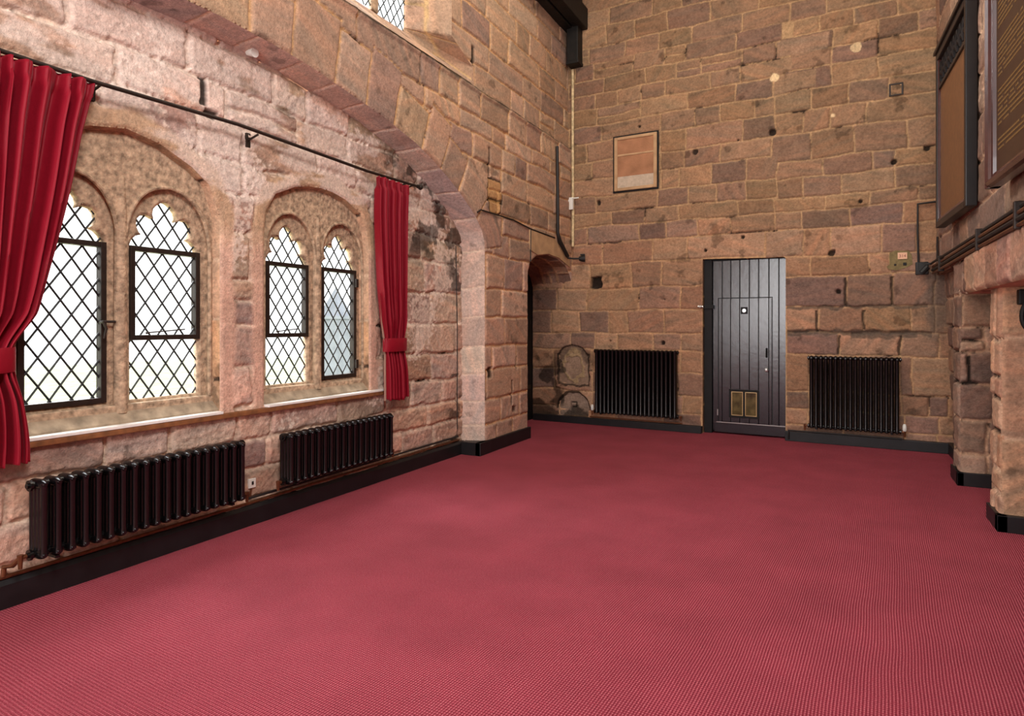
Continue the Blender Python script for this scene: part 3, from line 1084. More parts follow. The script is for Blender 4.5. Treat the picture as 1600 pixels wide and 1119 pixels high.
# pier: face to the room and face to the camera
sh.grid(7.29, 7.62, 0.0, 1.84, 0.010, lambda u, v, h: (1.00 - h, u, v), paint_rlow, fade=0.03)
sh.grid(1.00, 1.75, 0.0, 1.84, 0.010, lambda u, v, h: (u, 7.29 - h, v), lambda U, V: paint_rlow(U + 3.1, V), fade=0.03)
sh.grid(1.00, 1.30, 0.0, 1.84, 0.02, lambda u, v, h: (u, 7.62 + h, v), lambda U, V: paint_rlow(U + 3.1, V))
sh.grid(6.83, 7.66, 1.80, 2.12, 0.012, lambda u, v, h: (1.01 - h, u, v), paint_rlow, fade=0.03)
# niche between pier and fireplace jamb
sh.grid(6.12, 7.32, 0.0, 1.84, 0.02, lambda u, v, h: (1.72 - h, u, v), paint_rlow)
# jamb of the fireplace
sh.grid(5.81, 6.13, 0.0, 1.80, 0.010, lambda u, v, h: (1.05 - h, u, v), lambda U, V: masonry(U, V, rows(5.6, 6.5, [-0.02, 0.25, 0.42, 0.7, 0.95, 1.12, 1.4, 1.82], 87, 0.4, 0.6), 88, [(190, 150, 122), (182, 140, 112), (196, 158, 132)], (222, 190, 160), (70, 54, 44), relief=0.012, gap=0.56), fade=0.03)
sh.grid(1.05, 1.9, 0.0, 1.80, 0.010, lambda u, v, h: (u, 5.81 - h, v), lambda U, V: masonry(U, V, rows(0.9, 2.2, [-0.02, 0.7, 1.42, 1.9], 89, 0.5, 0.9), 90, [(196, 156, 126), (190, 150, 118), (202, 162, 134)], (212, 176, 146), (90, 70, 56), relief=0.006, rough=0.005), fade=0.03)
sh.grid(1.05, 1.75, 0.0, 1.80, 0.03, lambda u, v, h: (u, 6.13 + h, v), lambda U, V: paint_rlow(U, V))
# fireplace back
sh.grid(2.0, 5.85, 0.0, 1.84, 0.04, lambda u, v, h: (1.9 - h, u, v), paint_rlow)
# lintel over fireplace and niche
sh.grid(2.0, 6.83, 1.78, 2.12, 0.010, lambda u, v, h: (0.985 - h, u, v), paint_lint, fade=0.03)
sh.grid(2.0, 6.85, 0.98, 1.92, 0.03, lambda u, v, h: (v, u, u * 0 + 1.78), paint_lint)
sh.grid(0.98, 1.2, 1.78, 2.12, 0.01, lambda u, v, h: (u, u * 0 + 6.83, v), paint_lint)
# return at the camera end
sh.grid(0.985, 1.92, 0.0, 1.8, 0.05, lambda u, v, h: (u, u * 0 + 2.0, v), paint_rlow)
wall_right = sh.build('wall_right', M_STONE)

# ------------------------------------------------------------------ floor, roof, rear wall


def struct(o):
    o['kind'] = 'structure'
    return o


struct(MB().quad((-4.6, -4.1, 0), (2.0, -4.1, 0), (2.0, 9.6, 0), (-4.6, 9.6, 0)).build('floor', M_CARPET))
struct(MB().box(-4.6, 2.0, -4.1, 9.6, HT, HT + 0.1).build('ceiling', M_CEIL))
struct(MB().box(-4.6, 2.0, -4.2, -4.0, 0, HT).build('wall_front', M_PLASTER))
struct(MB().box(2.0, 2.1, -4.2, 9.6, 0, HT).build('wall_right_light_stop', M_PLASTER))  # added unseen box that stops light leaking in behind the right wall
struct(MB().box(-4.6, 2.1, 9.62, 9.7, 0, HT).build('wall_back_light_stop', M_PLASTER))  # same unseen backing behind the far wall, keeps stray light out

# ------------------------------------------------------------------ skirting boards
SK = 0.15
b = MB()
b.prism([(XI + 0.0, 0), (XI + 0.05, 0), (XI + 0.05, 0.125), (XI + 0.035, SK), (XI + 0.0, SK)], 'y', -0.5, 6.56)
struct(b.build('baseboard_left', M_SKIRT))
b = MB()
b.box(XI + 0.05, XO + 0.05, 6.36, 6.60, 0, SK, 0.006)
b.box(XO - 0.02, XO + 0.045, 6.36, 7.72, 0, SK, 0.006)
struct(b.build('baseboard_pier', M_SKIRT))
rt = empty('baseboard_back', (BX, BY, 0), BRZ)
rt['kind'] = 'structure'
MB().box(0.02, 2.66, -0.085, 0.0, 0, 0.10, 0.006).build('board', M_SKIRT, rt)
MB().box(3.735, 5.62, -0.075, 0.0, 0, 0.125, 0.006).build('board', M_SKIRT, rt)
b = MB()
b.box(1.12, 1.22, 7.64, 9.06, 0, 0.13, 0.006)
struct(b.build('baseboard_right', M_SKIRT))
b = MB()
b.box(0.975, 1.5, 7.245, 7.30, 0, 0.125, 0.005)
b.box(0.975, 1.03, 7.245, 7.66, 0, 0.125, 0.005)
struct(b.build('baseboard_right_pier', M_SKIRT))
b = MB()
b.box(1.015, 1.9, 5.755, 5.83, 0, 0.12, 0.005)
b.box(1.015, 1.08, 5.755, 6.15, 0, 0.12, 0.005)
struct(b.build('baseboard_right_jamb', M_SKIRT))

# ------------------------------------------------------------------ windows
FOIL = [(.25, .0), (.249, .03), (.235, .066), (.205, .094), (.168, .106), (.188, .125), (.205, .162), (.2, .204), (.175, .232), (.14, .239), (.108, .234), (.081, .222), (.091, .25), (.085, .285), (.06, .315), (.03, .336), (0, .345)]
TO_X = Matrix(((0, 0, 1, 0), (1, 0, 0, 0), (0, 1, 0, 0), (0, 0, 0, 1)))   # curve (u,v,w) -> world (w,u,v)


def light_outline(a, b, zb=1.02, zs=1.995):
    c = (a + b) / 2
    k = (b - a) / 0.5
    r = [(c + p[0] * k, zs + p[1] * (0.55 + 0.45 * k)) for p in FOIL]
    l = [(2 * c - p[0], p[1]) for p in r[-2::-1]]
    return [(b, zb)] + r + l + [(a, zb)]


def hood_outline(a, b, zb=1.0, zs=2.0, rise=0.43, g=0.062):
    c = (a + b) / 2
    hw = (b - a) / 2 + g
    pts = [(c + hw, zb), (c + hw, zs)]
    for i in range(1, 9):
        t = i / 9
        pts.append((c + hw * (1 - t ** 1.9) if t < 1 else c, zs + rise * math.sin(t * math.pi / 2) ** 0.9))
    pts.append((c, zs + rise + 0.004))
    return pts + [(2 * c - y, z) for y, z in pts[-2::-1]]


def lattice(mb, x, poly, z_lo, z_hi, y_lo, y_hi, dw=0.121, dh=0.168, r=0.0066, y_off=0.0, z_off=0.0):
    """diamond cames clipped to an outline"""
    for sgn in (1, -1):
        slope = dh / dw * sgn
        k0 = int((z_hi - z_lo + 2) / dh) + 6
        for k in range(-k0, k0 + 1):
            # z = z_off + slope*(y - y_off) + k*dh
            n = 140
            run = []
            runs = []
            ys = np.linspace(y_lo, y_hi, n)
            zs = z_off + 1.4 + slope * (ys - y_off - y_lo) + k * dh
            ok = (zs > z_lo) & (zs < z_hi)
            if poly is not None:
                ok &= in_poly(ys, zs, poly)
            for i in range(n):
                if ok[i]:
                    run.append((x, ys[i], zs[i]))
                elif run:
                    runs.append(run)
                    run = []
            if run:
                runs.append(run)
            for q in runs:
                if len(q) > 1:
                    a_, b_ = Vector(q[0]), Vector(q[-1])
                    d = (b_ - a_)
                    if d.length < 0.012:
                        continue
                    e = d.normalized() * 0.006
                    m1 = a_.lerp(b_, 0.37) + Vector((0, (k % 3 - 1) * 0.0015, 0))
                    mb.tube([a_ - e, m1, b_ + e], r, 5)
    return mb


def casement(a, b, z0, z1, parent, x0=-4.125, x1=-4.07, w=0.034, name='casement_frame'):
    m = MB()
    m.box(x0, x1, a, a + w, z0, z1, 0.004)
    m.box(x0, x1, b - w, b, z0, z1, 0.004)
    m.box(x0, x1, a + w, b - w, z1 - w, z1, 0.004)
    m.box(x0, x1, a + w, b - w, z0, z0 + w, 0.004)
    return m.build(name, M_IRON, parent)


for wi, w in WIN.items():
    root = empty('window_%d' % wi, (0, 0, 0))
    root['kind'] = 'structure'
    c = w['c']
    outer = [(c + (y - c) * 1.10, z - 0.03 if z < 1 else z + 0.05) for y, z in w['outline']]
    hoods = [hood_outline(a, b) for a, b in w['lights']]
    cusps = [light_outline(a, b) for a, b in w['lights']]
    plate('tracery_front', M_DRESSED, outer, hoods, Matrix.Translation((-4.062, 0, 0)) @ TO_X, 0.05, 0.012, root)
    plate('tracery_cusps', M_DRESSED, outer, cusps, Matrix.Translation((-4.118, 0, 0)) @ TO_X, 0.075, 0.02, root)
    for h_ in hoods:
        MB().tube([(-4.042, y, z) for y, z in h_], 0.014, 8).build('hood_moulding', M_DRESSED, root, True)
    # rounded mullion shaft
    ym = (w['lights'][0][1] + w['lights'][1][0]) / 2
    MB().tube([(-4.055, ym, 0.95), (-4.055, ym, 2.20), (-4.06, ym, 2.44)], [0.04, 0.036, 0.03], 12).build('mullion', M_DRESSED, root, True)
    # sloping sill stone
    hw = w['half'][0][0]
    MB().prism([(XI - 0.005, SILLZ - 0.03), (XI - 0.005, SILLZ + 0.015), (-4.075, 1.0), (-4.10, 1.0), (-4.10, SILLZ - 0.03)], 'y', c - hw + 0.005, c + hw - 0.005).build('sloping_sill', M_SILLSTONE, root)
    g = MB()
    for a, b in w['lights']:
        g.quad((-4.128, a - 0.02, 1.0), (-4.128, b + 0.02, 1.0), (-4.128, b + 0.02, 2.38), (-4.128, a - 0.02, 2.38))
    g.build('glass', M_GLASS, root)
    for li, (a, b) in enumerate(w['lights']):
        opn = (wi == 1 and li == 1) or (wi == 2 and li == 0)
        z0 = 1.405 if opn else 1.02
        casement(a - 0.008, b + 0.008, z0, 2.02, root)
        lt = MB()
        lattice(lt, -4.112, cusps[li], 2.015, 2.4, a - 0.02, b + 0.02, y_off=0.03, z_off=0.02)
        lattice(lt, -4.10 if not opn else -4.095, None, z0 + 0.03, 1.99, a + 0.025, b - 0.025, y_off=0.02)
        if opn:
            lattice(lt, -4.112, None, 1.015, 1.405, a - 0.01, b + 0.01, y_off=0.03, z_off=0.01)
        lt.build('lead_lattice', M_LEAD, root)
        if opn:
            MB().tube([(-4.07, a + 0.12, 1.455), (-4.06, b - 0.12, 1.475)], 0.005, 6).tube([(-4.08, a + 0.10, 1.45), (-4.07, a + 0.12, 1.455)], 0.008, 6).build('stay_bar', M_IRON, root)
        else:
            y_h = b - 0.01
            hb = MB()
            if wi == 1:
                hb.tube([(-4.075, y_h - 0.02, 1.52), (-4.04, y_h - 0.02, 1.525), (-4.035, y_h + 0.05, 1.525)], 0.008, 8)
                hb.tube([(-4.045, y_h - 0.02, 1.53), (-4.035, y_h - 0.005, 1.48), (-4.04, y_h - 0.015, 1.42)], [0.009, 0.008, 0.006], 8)
            else:
                hb.box(-4.075, -4.045, y_h - 0.01, y_h + 0.02, 1.86, 1.94, 0.004)
                hb.box(-4.075, -4.045, y_h - 0.01, y_h + 0.02, 1.10, 1.18, 0.004)
            hb.build('catch' if wi == 1 else 'hinge', M_IRON, root)

# high window in the arch wall
root = empty('window_3')
root['kind'] = 'structure'
g = MB().quad((-4.115, 4.10, 4.60), (-4.115, 5.51, 4.60), (-4.115, 5.51, 6.3), (-4.115, 4.10, 6.3))
g.build('glass', M_GLASS, root)
m = MB()
m.box(-4.13, -4.08, 4.95, 5.05, 4.60, 6.3, 0.01)
m.build('mullion', M_DRESSED, root)
MB().box(-4.12, -4.09, 4.10, 5.51, 5.45, 5.49).build('iron_bar', M_IRON, root)
lattice(MB(), -4.105, None, 4.61, 6.29, 5.05, 5.505, y_off=0.0, dw=0.11, dh=0.16).build('lead_lattice', M_LEAD, root)
lattice(MB(), -4.105, None, 4.61, 6.29, 4.10, 4.95, y_off=0.0, dw=0.11, dh=0.16).build('lead_lattice', M_LEAD, root)

# painted ledge board under the low windows
rt = empty('trim_1')
rt['kind'] = 'structure'
MB().box(XI - 0.004, XI + 0.058, 1.0, 3.13, 0.868, 0.888, 0.004).build('painted_top', M_WHITEPAINT, rt)
MB().box(XI - 0.004, XI + 0.058, 3.54, 4.99, 0.868, 0.888, 0.004).build('painted_top', M_WHITEPAINT, rt)
MB().box(XI - 0.004, XI + 0.055, 1.0, 4.99, 0.832, 0.867, 0.006).build('worn_front_edge', M_BROWNWOOD, rt)

# ------------------------------------------------------------------ doors
dr = empty('door_1', (BX, BY, 0), BRZ)
tag(dr, 'black planked door with a wicket door cut into it, in the far stone wall', 'door', kind='structure')
D0 = 0.10   # plane of the planks behind the wall face
b = MB()
joints = [2.775, 2.905, 3.02, 3.14, 3.265, 3.385, 3.515, 3.64, 3.735]
for a, c_ in zip(joints[:-1], joints[1:]):
    b.box(a + 0.0035, c_ - 0.0035, D0, D0 + 0.04, 0.05, 2.43, 0.006)
b.box(2.775, 3.735, D0 + 0.035, D0 + 0.06, 0.03, 2.44)
b.build('plank_leaf', M_DOOR, dr)
b = MB()
b.box(2.665, 2.772, D0 - 0.03, D0 + 0.08, 0.0, 2.43, 0.006)
b.box(2.665, 3.735, D0 - 0.012, D0 + 0.08, 2.40, 2.44, 0.004)
b.build('door_frame', M_DOORDARK, dr)
wk = empty('wicket_door', (0, 0, 0), 0, dr)
b = MB()
for (x0, x1, z0, z1) in [(2.848, 2.858, 0.17, 1.885), (3.552, 3.562, 0.17, 1.885), (2.848, 3.562, 1.878, 1.888)]:
    b.box(x0, x1, D0 - 0.004, D0 + 0.002, z0, z1)
b.build('gap_line', M_DOORDARK, wk)
b = MB()
wj = [2.862, 2.905, 3.02, 3.14, 3.265, 3.385, 3.515, 3.548]
for a, c_ in zip(wj[:-1], wj[1:]):
    b.box(a + 0.003, c_ - 0.003, D0 - 0.012, D0 + 0.004, 0.17, 1.874, 0.004)
b.build('wicket_planks', M_DOOR, wk)
b = MB()
b.box(3.155, 3.245, D0 - 0.022, D0 - 0.012, 1.66, 1.755, 0.004)
b.build('spy_hatch', M_DOORDARK, wk)
MB().tube([(3.20, D0 - 0.022, 1.706), (3.20, D0 - 0.03, 1.706)], 0.024, 14).build('spy_hole_disc', M_CHROME, wk)
b = MB()
b.box(3.475, 3.50, D0 - 0.022, D0 - 0.012, 1.07, 1.20, 0.004)
b.tube([(3.487, D0 - 0.02, 1.185), (3.487, D0 - 0.055, 1.16), (3.487, D0 - 0.055, 1.10), (3.487, D0 - 0.02, 1.08)], 0.007, 8)
b.build('pull_handle', M_DOORDARK, wk)
b = MB().tube([(3.49, D0 - 0.012, 0.905), (3.49, D0 - 0.04, 0.905)], 0.012, 10)
b.sphere((3.49, D0 - 0.055, 0.905), 0.03)
b.build('round_knob', M_CHROME, wk, True)
fl = empty('glazed_vent', (0, 0, 0), 0, wk)
b = MB()
for (x0, x1, z0, z1) in [(3.0, 3.03, 0.235, 0.625), (3.365, 3.395, 0.235, 0.625), (3.03, 3.365, 0.595, 0.625), (3.03, 3.365, 0.235, 0.262), (3.185, 3.21, 0.262, 0.595)]:
    b.box(x0, x1, D0 - 0.024, D0 - 0.008, z0, z1, 0.003)
vf = b.build('vent_frame', M_DOORDARK, wk)
bpy.data.objects.remove(fl)
MB().box(3.03, 3.185, D0 - 0.014, D0 - 0.010, 0.262, 0.595).build('vent_pane', M_VENTGLASS, wk)
MB().box(3.21, 3.365, D0 - 0.014, D0 - 0.010, 0.262, 0.595).build('vent_pane', M_VENTGLASS, wk)
b = MB()
for x0 in (3.032, 3.212):
    b.box(x0, x0 + 0.008, D0 - 0.02, D0 - 0.014, 0.265, 0.592)
    b.box(x0 + 0.143, x0 + 0.15, D0 - 0.02, D0 - 0.014, 0.265, 0.592)
    b.box(x0, x0 + 0.15, D0 - 0.02, D0 - 0.014, 0.584, 0.592)
    b.box(x0, x0 + 0.15, D0 - 0.02, D0 - 0.014, 0.265, 0.273)
b.build('vent_bead', M_BRASS, wk)
MB().box(2.80, 3.735, D0 - 0.014, D0 + 0.03, 0.02, 0.155, 0.006).build('bottom_rail', M_DOOR, dr)
MB().box(2.83, 3.72, D0 - 0.018, D0 - 0.012, 0.155, 0.164).build('weather_strip', M_CHROME, dr)
MB().box(2.838, 2.852, D0 - 0.012, D0 - 0.002, 0.25, 0.335, 0.003).build('hinge', M_CHROME, dr)
b = MB().box(2.66, 2.80, D0 - 0.055, D0 - 0.03, 1.735, 1.79, 0.006)
b.build('strap_latch', M_DOORDARK, dr)
b = MB().tube([(2.67, -0.02, 1.765), (2.60, -0.03, 1.77)], 0.012, 8).sphere((2.635, -0.035, 1.765), 0.022)
b.build('latch_staple', M_CHROME, dr, True)
MB().box(2.60, 3.80, 0.2, 0.24, -0.02, 2.6).build('backing', M_DOORDARK, dr)

# dark plank door closing the passage at the far left
d2 = empty('door_2', (-4.40, 8.5, 0))
tag(d2, 'dark plank door deep in the small stone archway at the far left corner', 'door', kind='structure')
b = MB()
for i in range(8):
    b.box(-0.06, 0.0, -0.82 + i * 0.205 + 0.004, -0.82 + (i + 1) * 0.205 - 0.004, 0.0, 2.6, 0.006)
b.box(-0.08, -0.04, -0.85, 0.85, 0.0, 2.6)
b.build('plank_leaf', M_DOORDARK, d2)
MB().box(0.0, 0.012, -0.6, 0.72, 1.52, 1.58, 0.004).box(0.0, 0.012, -0.6, 0.72, 0.5, 0.56, 0.004).build('strap_hinge', M_IRON, d2)
MB().box(0.0, 0.05, 0.55, 0.62, 1.44, 1.66, 0.006).build('latch_box', M_DOORDARK, d2)

# ------------------------------------------------------------------ radiators


def make_section(pitch, z0, z1, depth, ncol, r):
    """one cast-iron section; x across the depth, y along the radiator"""
    m = MB()
    xs = [-(depth / 2 - r) + i * (depth - 2 * r) / (ncol - 1) for i in range(ncol)]
    for x in xs:
        m.tube([(x, 0, z0 + 0.02), (x, 0, z0 + 0.05), (x, 0, z1 - 0.05), (x, 0, z1 - 0.02)], [r * 1.25, r, r, r * 1.25], 10)
    for z in (z0 + 0.026, z1 - 0.026):
        n = 9
        pts = []
        rs = []
        for i in range(n):
            t = i / (n - 1)
            pts.append((-depth / 2 - 0.004 + (depth + 0.008) * t, 0, z))
            e = min(t, 1 - t) * (n - 1)
            rs.append([0.010, 0.020, 0.025, 0.026][min(3, int(e))])
        m.tube(pts, rs, 12)
    for z in (z0 + 0.03, z1 - 0.03):
        m.tube([(0, -pitch / 2, z), (0, pitch / 2, z)], 0.021, 10)
    return m


def radiator(loc, rz, length, z0, z1, depth, nsec, ncol, label, group, valve_end, trv, r=0.016, back=0.035):
    root = empty('radiator', loc, rz)
    tag(root, label, 'radiator', group)
    pitch = length / nsec
    first = None
    for i in range(nsec):
        y = -length / 2 + pitch * (i + 0.5)
        if first is None:
            first = make_section(pitch, z0, z1, depth, ncol, r).build('section', M_RADIATOR, root, True)
            first.location = (0, y, 0)
        else:
            c = first.copy()
            COL.objects.link(c)
            c.parent = root
            c.location = (0, y, 0)
    # plugs and bolts on the end face
    for e in (-1, 1):
        for z in (z0 + 0.03, z1 - 0.03):
            m = MB()
            m.tube([(0, e * length / 2, z), (0, e * (length / 2 + 0.012), z), (0, e * (length / 2 + 0.0121), z), (0, e * (length / 2 + 0.022), z)], [0.03, 0.03, 0.014, 0.014], 12)
            m.build('end_plug', M_RADIATOR, root, True)
    for e in (-1, 1):
        m = MB()
        y = e * (length / 2 - pitch * 1.5)
        m.box(-depth / 2 - back, depth / 2 - 0.02, y - 0.012, y + 0.012, z0 - 0.012, z0 + 0.004, 0.003)
        m.build('wall_bracket', M_RADIATOR, root)
    # valves
    for e in (-1, 1):
        m = MB()
        y = e * (length / 2 + 0.05)
        m.tube([(0, e * length / 2, z0 + 0.03), (0, y, z0 + 0.03)], 0.012, 8)
        m.tube([(0, y, z0 + 0.045), (0, y, z0 - 0.03)], [0.016, 0.010], 8)
        m.build('valve', M_COPPER, root, True)
    if trv:
        y = trv * (length / 2 + 0.05)
        m = MB().tube([(0, y, z0 + 0.04), (0, y, z0 + 0.06), (0, y, z0 + 0.10), (0, y, z0 + 0.125)], [0.016, 0.024, 0.022, 0.014], 12)
        m.build('thermostatic_head', M_WHITE, root, True)
    return root


radiator((-3.85, 2.545, 0), 0, 1.35, 0.245, 0.675, 0.14, 19, 4, 'long black cast-iron column radiator under the left window, nearest the camera', 'black column radiators', 1, 0, r=0.017)
radiator((-3.85, 4.27, 0), 0, 1.32, 0.26, 0.66, 0.13, 18, 4, 'black cast-iron column radiator under the right-hand window, beside the pier', 'black column radiators', 1, 0, r=0.017)
p = bw(1.715, 0, 0.105)
radiator((p.x, p.y, 0), BRZ - math.pi / 2, 1.24, 0.185, 1.15, 0.10, 20, 3, 'tall black radiator on the far wall left of the black door', 'black column radiators', 1, -1, r=0.025)
p = bw(4.52, 0, 0.105)
radiator((p.x, p.y, 0), BRZ - math.pi / 2, 0.99, 0.195, 1.12, 0.10, 18, 3, 'tall black radiator on the far wall right of the black door', 'black column radiators', 1, 1, r=0.0225)

# heating pipes
pr = MB()
pts = [(XI + 0.03, -0.4, 0.165), (XI + 0.03, 1.9, 0.165), (XI + 0.03, 6.25, 0.175), (XI + 0.04, 6.33, 0.175)]
o = pr.tube(pts, 0.011, 8).build('heating_pipe', M_COPPER, None, True)
tag(o, 'lower thin copper heating pipe running just above the left skirting', 'pipe', 'pipes along the window wall')
o = MB().tube([(XI + 0.035, 3.36, 0.205), (XI + 0.035, 6.1, 0.215), (XI + 0.035, 6.32, 0.215)], 0.010, 8).build('heating_pipe', M_CABLE, None, True)
tag(o, 'upper thin dark heating pipe running from between the radiators to the pier', 'pipe', 'pipes along the window wall')
o = MB().tube([(-3.85, 1.82, 0.275), (-3.88, 1.80, 0.235), (XI + 0.035, 1.79, 0.22), (XI + 0.035, 1.785, 0.17)], 0.013, 8).build('pipe_elbow', M_COPPER, None, True)
tag(o, 'bent copper pipe end at the near end of the long radiator', 'pipe')
e0, e1 = bw(3.78, 0.15, 0.06), bw(5.08, 0.15, 0.06)
o = MB().tube([bw(3.78, 0.03, 0.09), bw(3.78, 0.142, 0.09), bw(5.04, 0.138, 0.09)], 0.012, 8).build('heating_pipe', M_CABLE, None, True)
tag(o, 'black pipe running under the radiator right of the black door', 'pipe')
o = MB().tube([bw(1.0, 0.125, 0.095), bw(2.4, 0.125, 0.095)], 0.010, 8).build('heating_pipe', M_COPPER, None, True)
tag(o, 'copper pipe running under the radiator left of the black door', 'pipe')

# ------------------------------------------------------------------ curtain rail and curtains
rail = empty('curtain_rail', (-3.86, 3.3, 2.93))
tag(rail, 'dark iron curtain rail across the whole window wall below the arch', 'curtain rail')
MB().tube([(0, -2.9, 0), (0, -1.1, -0.012), (0, -0.1, 0.02), (0, 1.3, -0.012), (0, 2.13, 0.0)], 0.013, 10).build('rod', M_IRON, rail, True)
MB().sphere((0, 2.15, 0), 0.028).tube([(0, 2.1, 0), (0, 2.12, 0)], 0.02, 10).build('finial', M_IRON, rail, True)
for y in (-1.05, 0.08, 2.02):
    MB().tube([(0, y, -0.005), (-0.125, y, -0.04)], 0.008, 8).box(-0.125, -0.10, y - 0.018, y + 0.018, -0.09, 0.02, 0.004).build('bracket', M_IRON, rail, True)


def interp(z, tab):
    tab = sorted(tab)
    zs = [t[0] for t in tab]
    ys = [t[1] for t in tab]
    # smooth piecewise interpolation
    i = 0
    while i < len(zs) - 2 and z > zs[i + 1]:
        i += 1
    t = min(max((z - zs[i]) / (zs[i + 1] - zs[i]), 0), 1)
    p0 = ys[max(i - 1, 0)]
    p1, p2 = ys[i], ys[i + 1]
    p3 = ys[min(i + 2, len(ys) - 1)]
    return 0.5 * (2 * p1 + (p2 - p0) * t + (2 * p0 - 5 * p1 + 4 * p2 - p3) * t * t + (3 * p1 - p0 - 3 * p2 + p3) * t ** 3)


def curtain(left, right, z0, z1, pleats, ztie, label, seed, lining_side, x0=-3.85):
    rnd = random.Random(seed)
    yc = (left[-1][1] + right[-1][1]) / 2
    root = empty('curtain', (x0, yc, z0))
    tag(root, label, 'curtain', 'red velvet curtains at the window wall')
    nu, nz = pleats * 14, 110
    ph = [rnd.uniform(-0.5, 0.5) for _ in range(pleats + 2)]
    am = [rnd.uniform(0.65, 1.25) for _ in range(pleats + 2)]

    def surf(u, z):
        l, r = interp(z, left), interp(z, right)
        w = r - l
        q = pleats * (u + 0.22 / pleats * math.sin(u * 17 + seed) * math.sin(math.pi * u) + 0.10 / pleats * math.sin(u * 41 + z * 0.8))
        q = min(max(q, 0), pleats)
        i = int(q)
        f = q - i
        a = am[i] * (1 - f) + am[i + 1] * f
        dph = (ph[i] * (1 - f) + ph[i + 1] * f) * (0.4 + 0.6 * math.sin(z * 1.7 + i))
        dt = abs(z - ztie)
        gather = math.exp(-(dt / 0.16) ** 2)
        amp = 0.06 * a * (1 - 0.55 * gather)
        head = sst((z - (z1 - 0.12)) / 0.05)
        amp *= 1 - 0.45 * head
        s = math.sin(2 * math.pi * q + dph)
        s2 = math.sin(4 * math.pi * q + dph * 2 + 1.0)
        sh_ = (abs(s) ** 0.75) * (1 if s > 0 else -1)
        x = amp * sh_ + 0.012 * s2 * (1 - gather) + 0.004 * math.sin(z * 23 + q * 9) * head
        if dt < 0.9 and z > ztie:
            x += 0.008 * math.sin(q * 5 + z * 14) * math.exp(-((z - ztie) / 0.35) ** 2)
        y = l + w * u + 0.012 * math.cos(2 * math.pi * q + dph) * min(1, w / 0.3)
        x += 0.03 * (1 - gather) * 0.3
        return x, y - yc, z - z0

    m = MB()
    vs = []
    for j in range(nz + 1):
        z = z0 + (z1 - z0) * j / nz
        rowv = []
        for i in range(nu + 1):
            u = i / nu
            zz = z
            p = surf(u, zz)
            if j == 0:
                p = (p[0], p[1], p[2] + 0.012 * math.sin(u * 9))
            rowv.append(m.bm.verts.new(p))
        vs.append(rowv)
    for j in range(nz):
        for i in range(nu):
            m.bm.faces.new((vs[j][i], vs[j][i + 1], vs[j + 1][i + 1], vs[j + 1][i]))
    o = m.build('velvet_drape', M_VELVET, root, False)
    for p in o.data.polygons:
        p.use_smooth = True
    md = o.modifiers.new('thickness', 'SOLIDIFY')
    md.thickness = 0.006
    # gathered heading tape
    m = MB()
    rows_ = []
    for z in (z1 - 0.085, z1 - 0.078, z1 - 0.071):
        rr = []
        for i in range(nu + 1):
            p = surf(i / nu, z)
            rr.append(m.bm.verts.new((p[0] + (0.006 if z == z1 - 0.078 else 0.001), p[1], p[2])))
        rows_.append(rr)
    for j in range(2):
        for i in range(nu):
            m.bm.faces.new((rows_[j][i], rows_[j][i + 1], rows_[j + 1][i + 1], rows_[j + 1][i]))
    m.build('heading_tape', M_VELVET, root, True)
    # tie-back band wrapped round the gathered cloth
    lt, rtt = interp(ztie, left) - 0.012, interp(ztie, right) + 0.012
    m = MB()
    n = 36
    ring = []
    for zz, bulge in ((-0.065, 0.0), (-0.05, 0.006), (0.05, 0.006), (0.065, 0.0)):
        rg = []
        for i in range(n):
            t = 2 * math.pi * i / n
            cx = math.cos(t)
            cy = math.sin(t)
            y = (lt + rtt) / 2 - yc + (rtt - lt) / 2 * (abs(cy) ** 0.8) * (1 if cy > 0 else -1) * (1 + bulge)
            x = (0.052 + bulge) * (abs(cx) ** 0.8) * (1 if cx > 0 else -1)
            rg.append(m.bm.verts.new((x, y, ztie - z0 + zz + 0.10 * (y / max(0.2, (rtt - lt))) * TIE_TILT)))
        ring.append(rg)
    for j in range(3):
        for i in range(n):
            m.bm.faces.new((ring[j][i], ring[j][(i + 1) % n], ring[j + 1][(i + 1) % n], ring[j + 1][i]))
    m.build('tie_back', M_VELVET, root, True)
    if lining_side:
        m = MB()
        prev = None
        for j in range(nz + 1):
            z = z0 + (z1 - z0) * j / nz
            if z > ztie + 0.5:
                break
            l = interp(z, left) - yc
            wv = 0.030 * sst((ztie + 0.45 - z) / 0.4) * (1.0 - 0.6 * math.exp(-((z - ztie) / 0.07) ** 2))
            a_ = m.bm.verts.new((-0.012, l + 0.02, z - z0))
            b_ = m.bm.verts.new((0.004, l - wv, z - z0))
            if prev:
                m.bm.faces.new((prev[0], prev[1], b_, a_))
            prev = (a_, b_)
        m.build('lining', M_LINING, root, True)
    return root


def sst(t):
    t = min(max(t, 0), 1)
    return t * t * (3 - 2 * t)


TIE_TILT = 0.25
curtain([(0.72, 1.30), (1.25, 1.42), (1.6, 1.36), (2.2, 1.27), (2.90, 1.22)],
        [(0.74, 1.865), (0.9, 1.862), (1.1, 1.835), (1.26, 1.795), (1.38, 1.79), (1.57, 1.905), (1.9, 1.99), (2.25, 2.068), (2.6, 2.13), (2.905, 2.19)],
        0.765, 2.905, 11, 1.32, 'wide red velvet curtain tied back at the left end of the window wall', 3, False)
TIE_TILT = 0.0
curtain([(0.785, 4.875), (1.05, 4.87), (1.31, 4.865), (1.55, 4.81), (1.9, 4.755), (2.5, 4.71), (2.895, 4.715)],
        [(0.785, 5.205), (1.05, 5.19), (1.31, 5.168), (1.6, 5.185), (2.2, 5.205), (2.6, 5.215), (2.895, 5.23)],
        0.785, 2.895, 7, 1.315, 'narrow red velvet curtain with pale lining, tied at the right end of the window wall', 8, True)

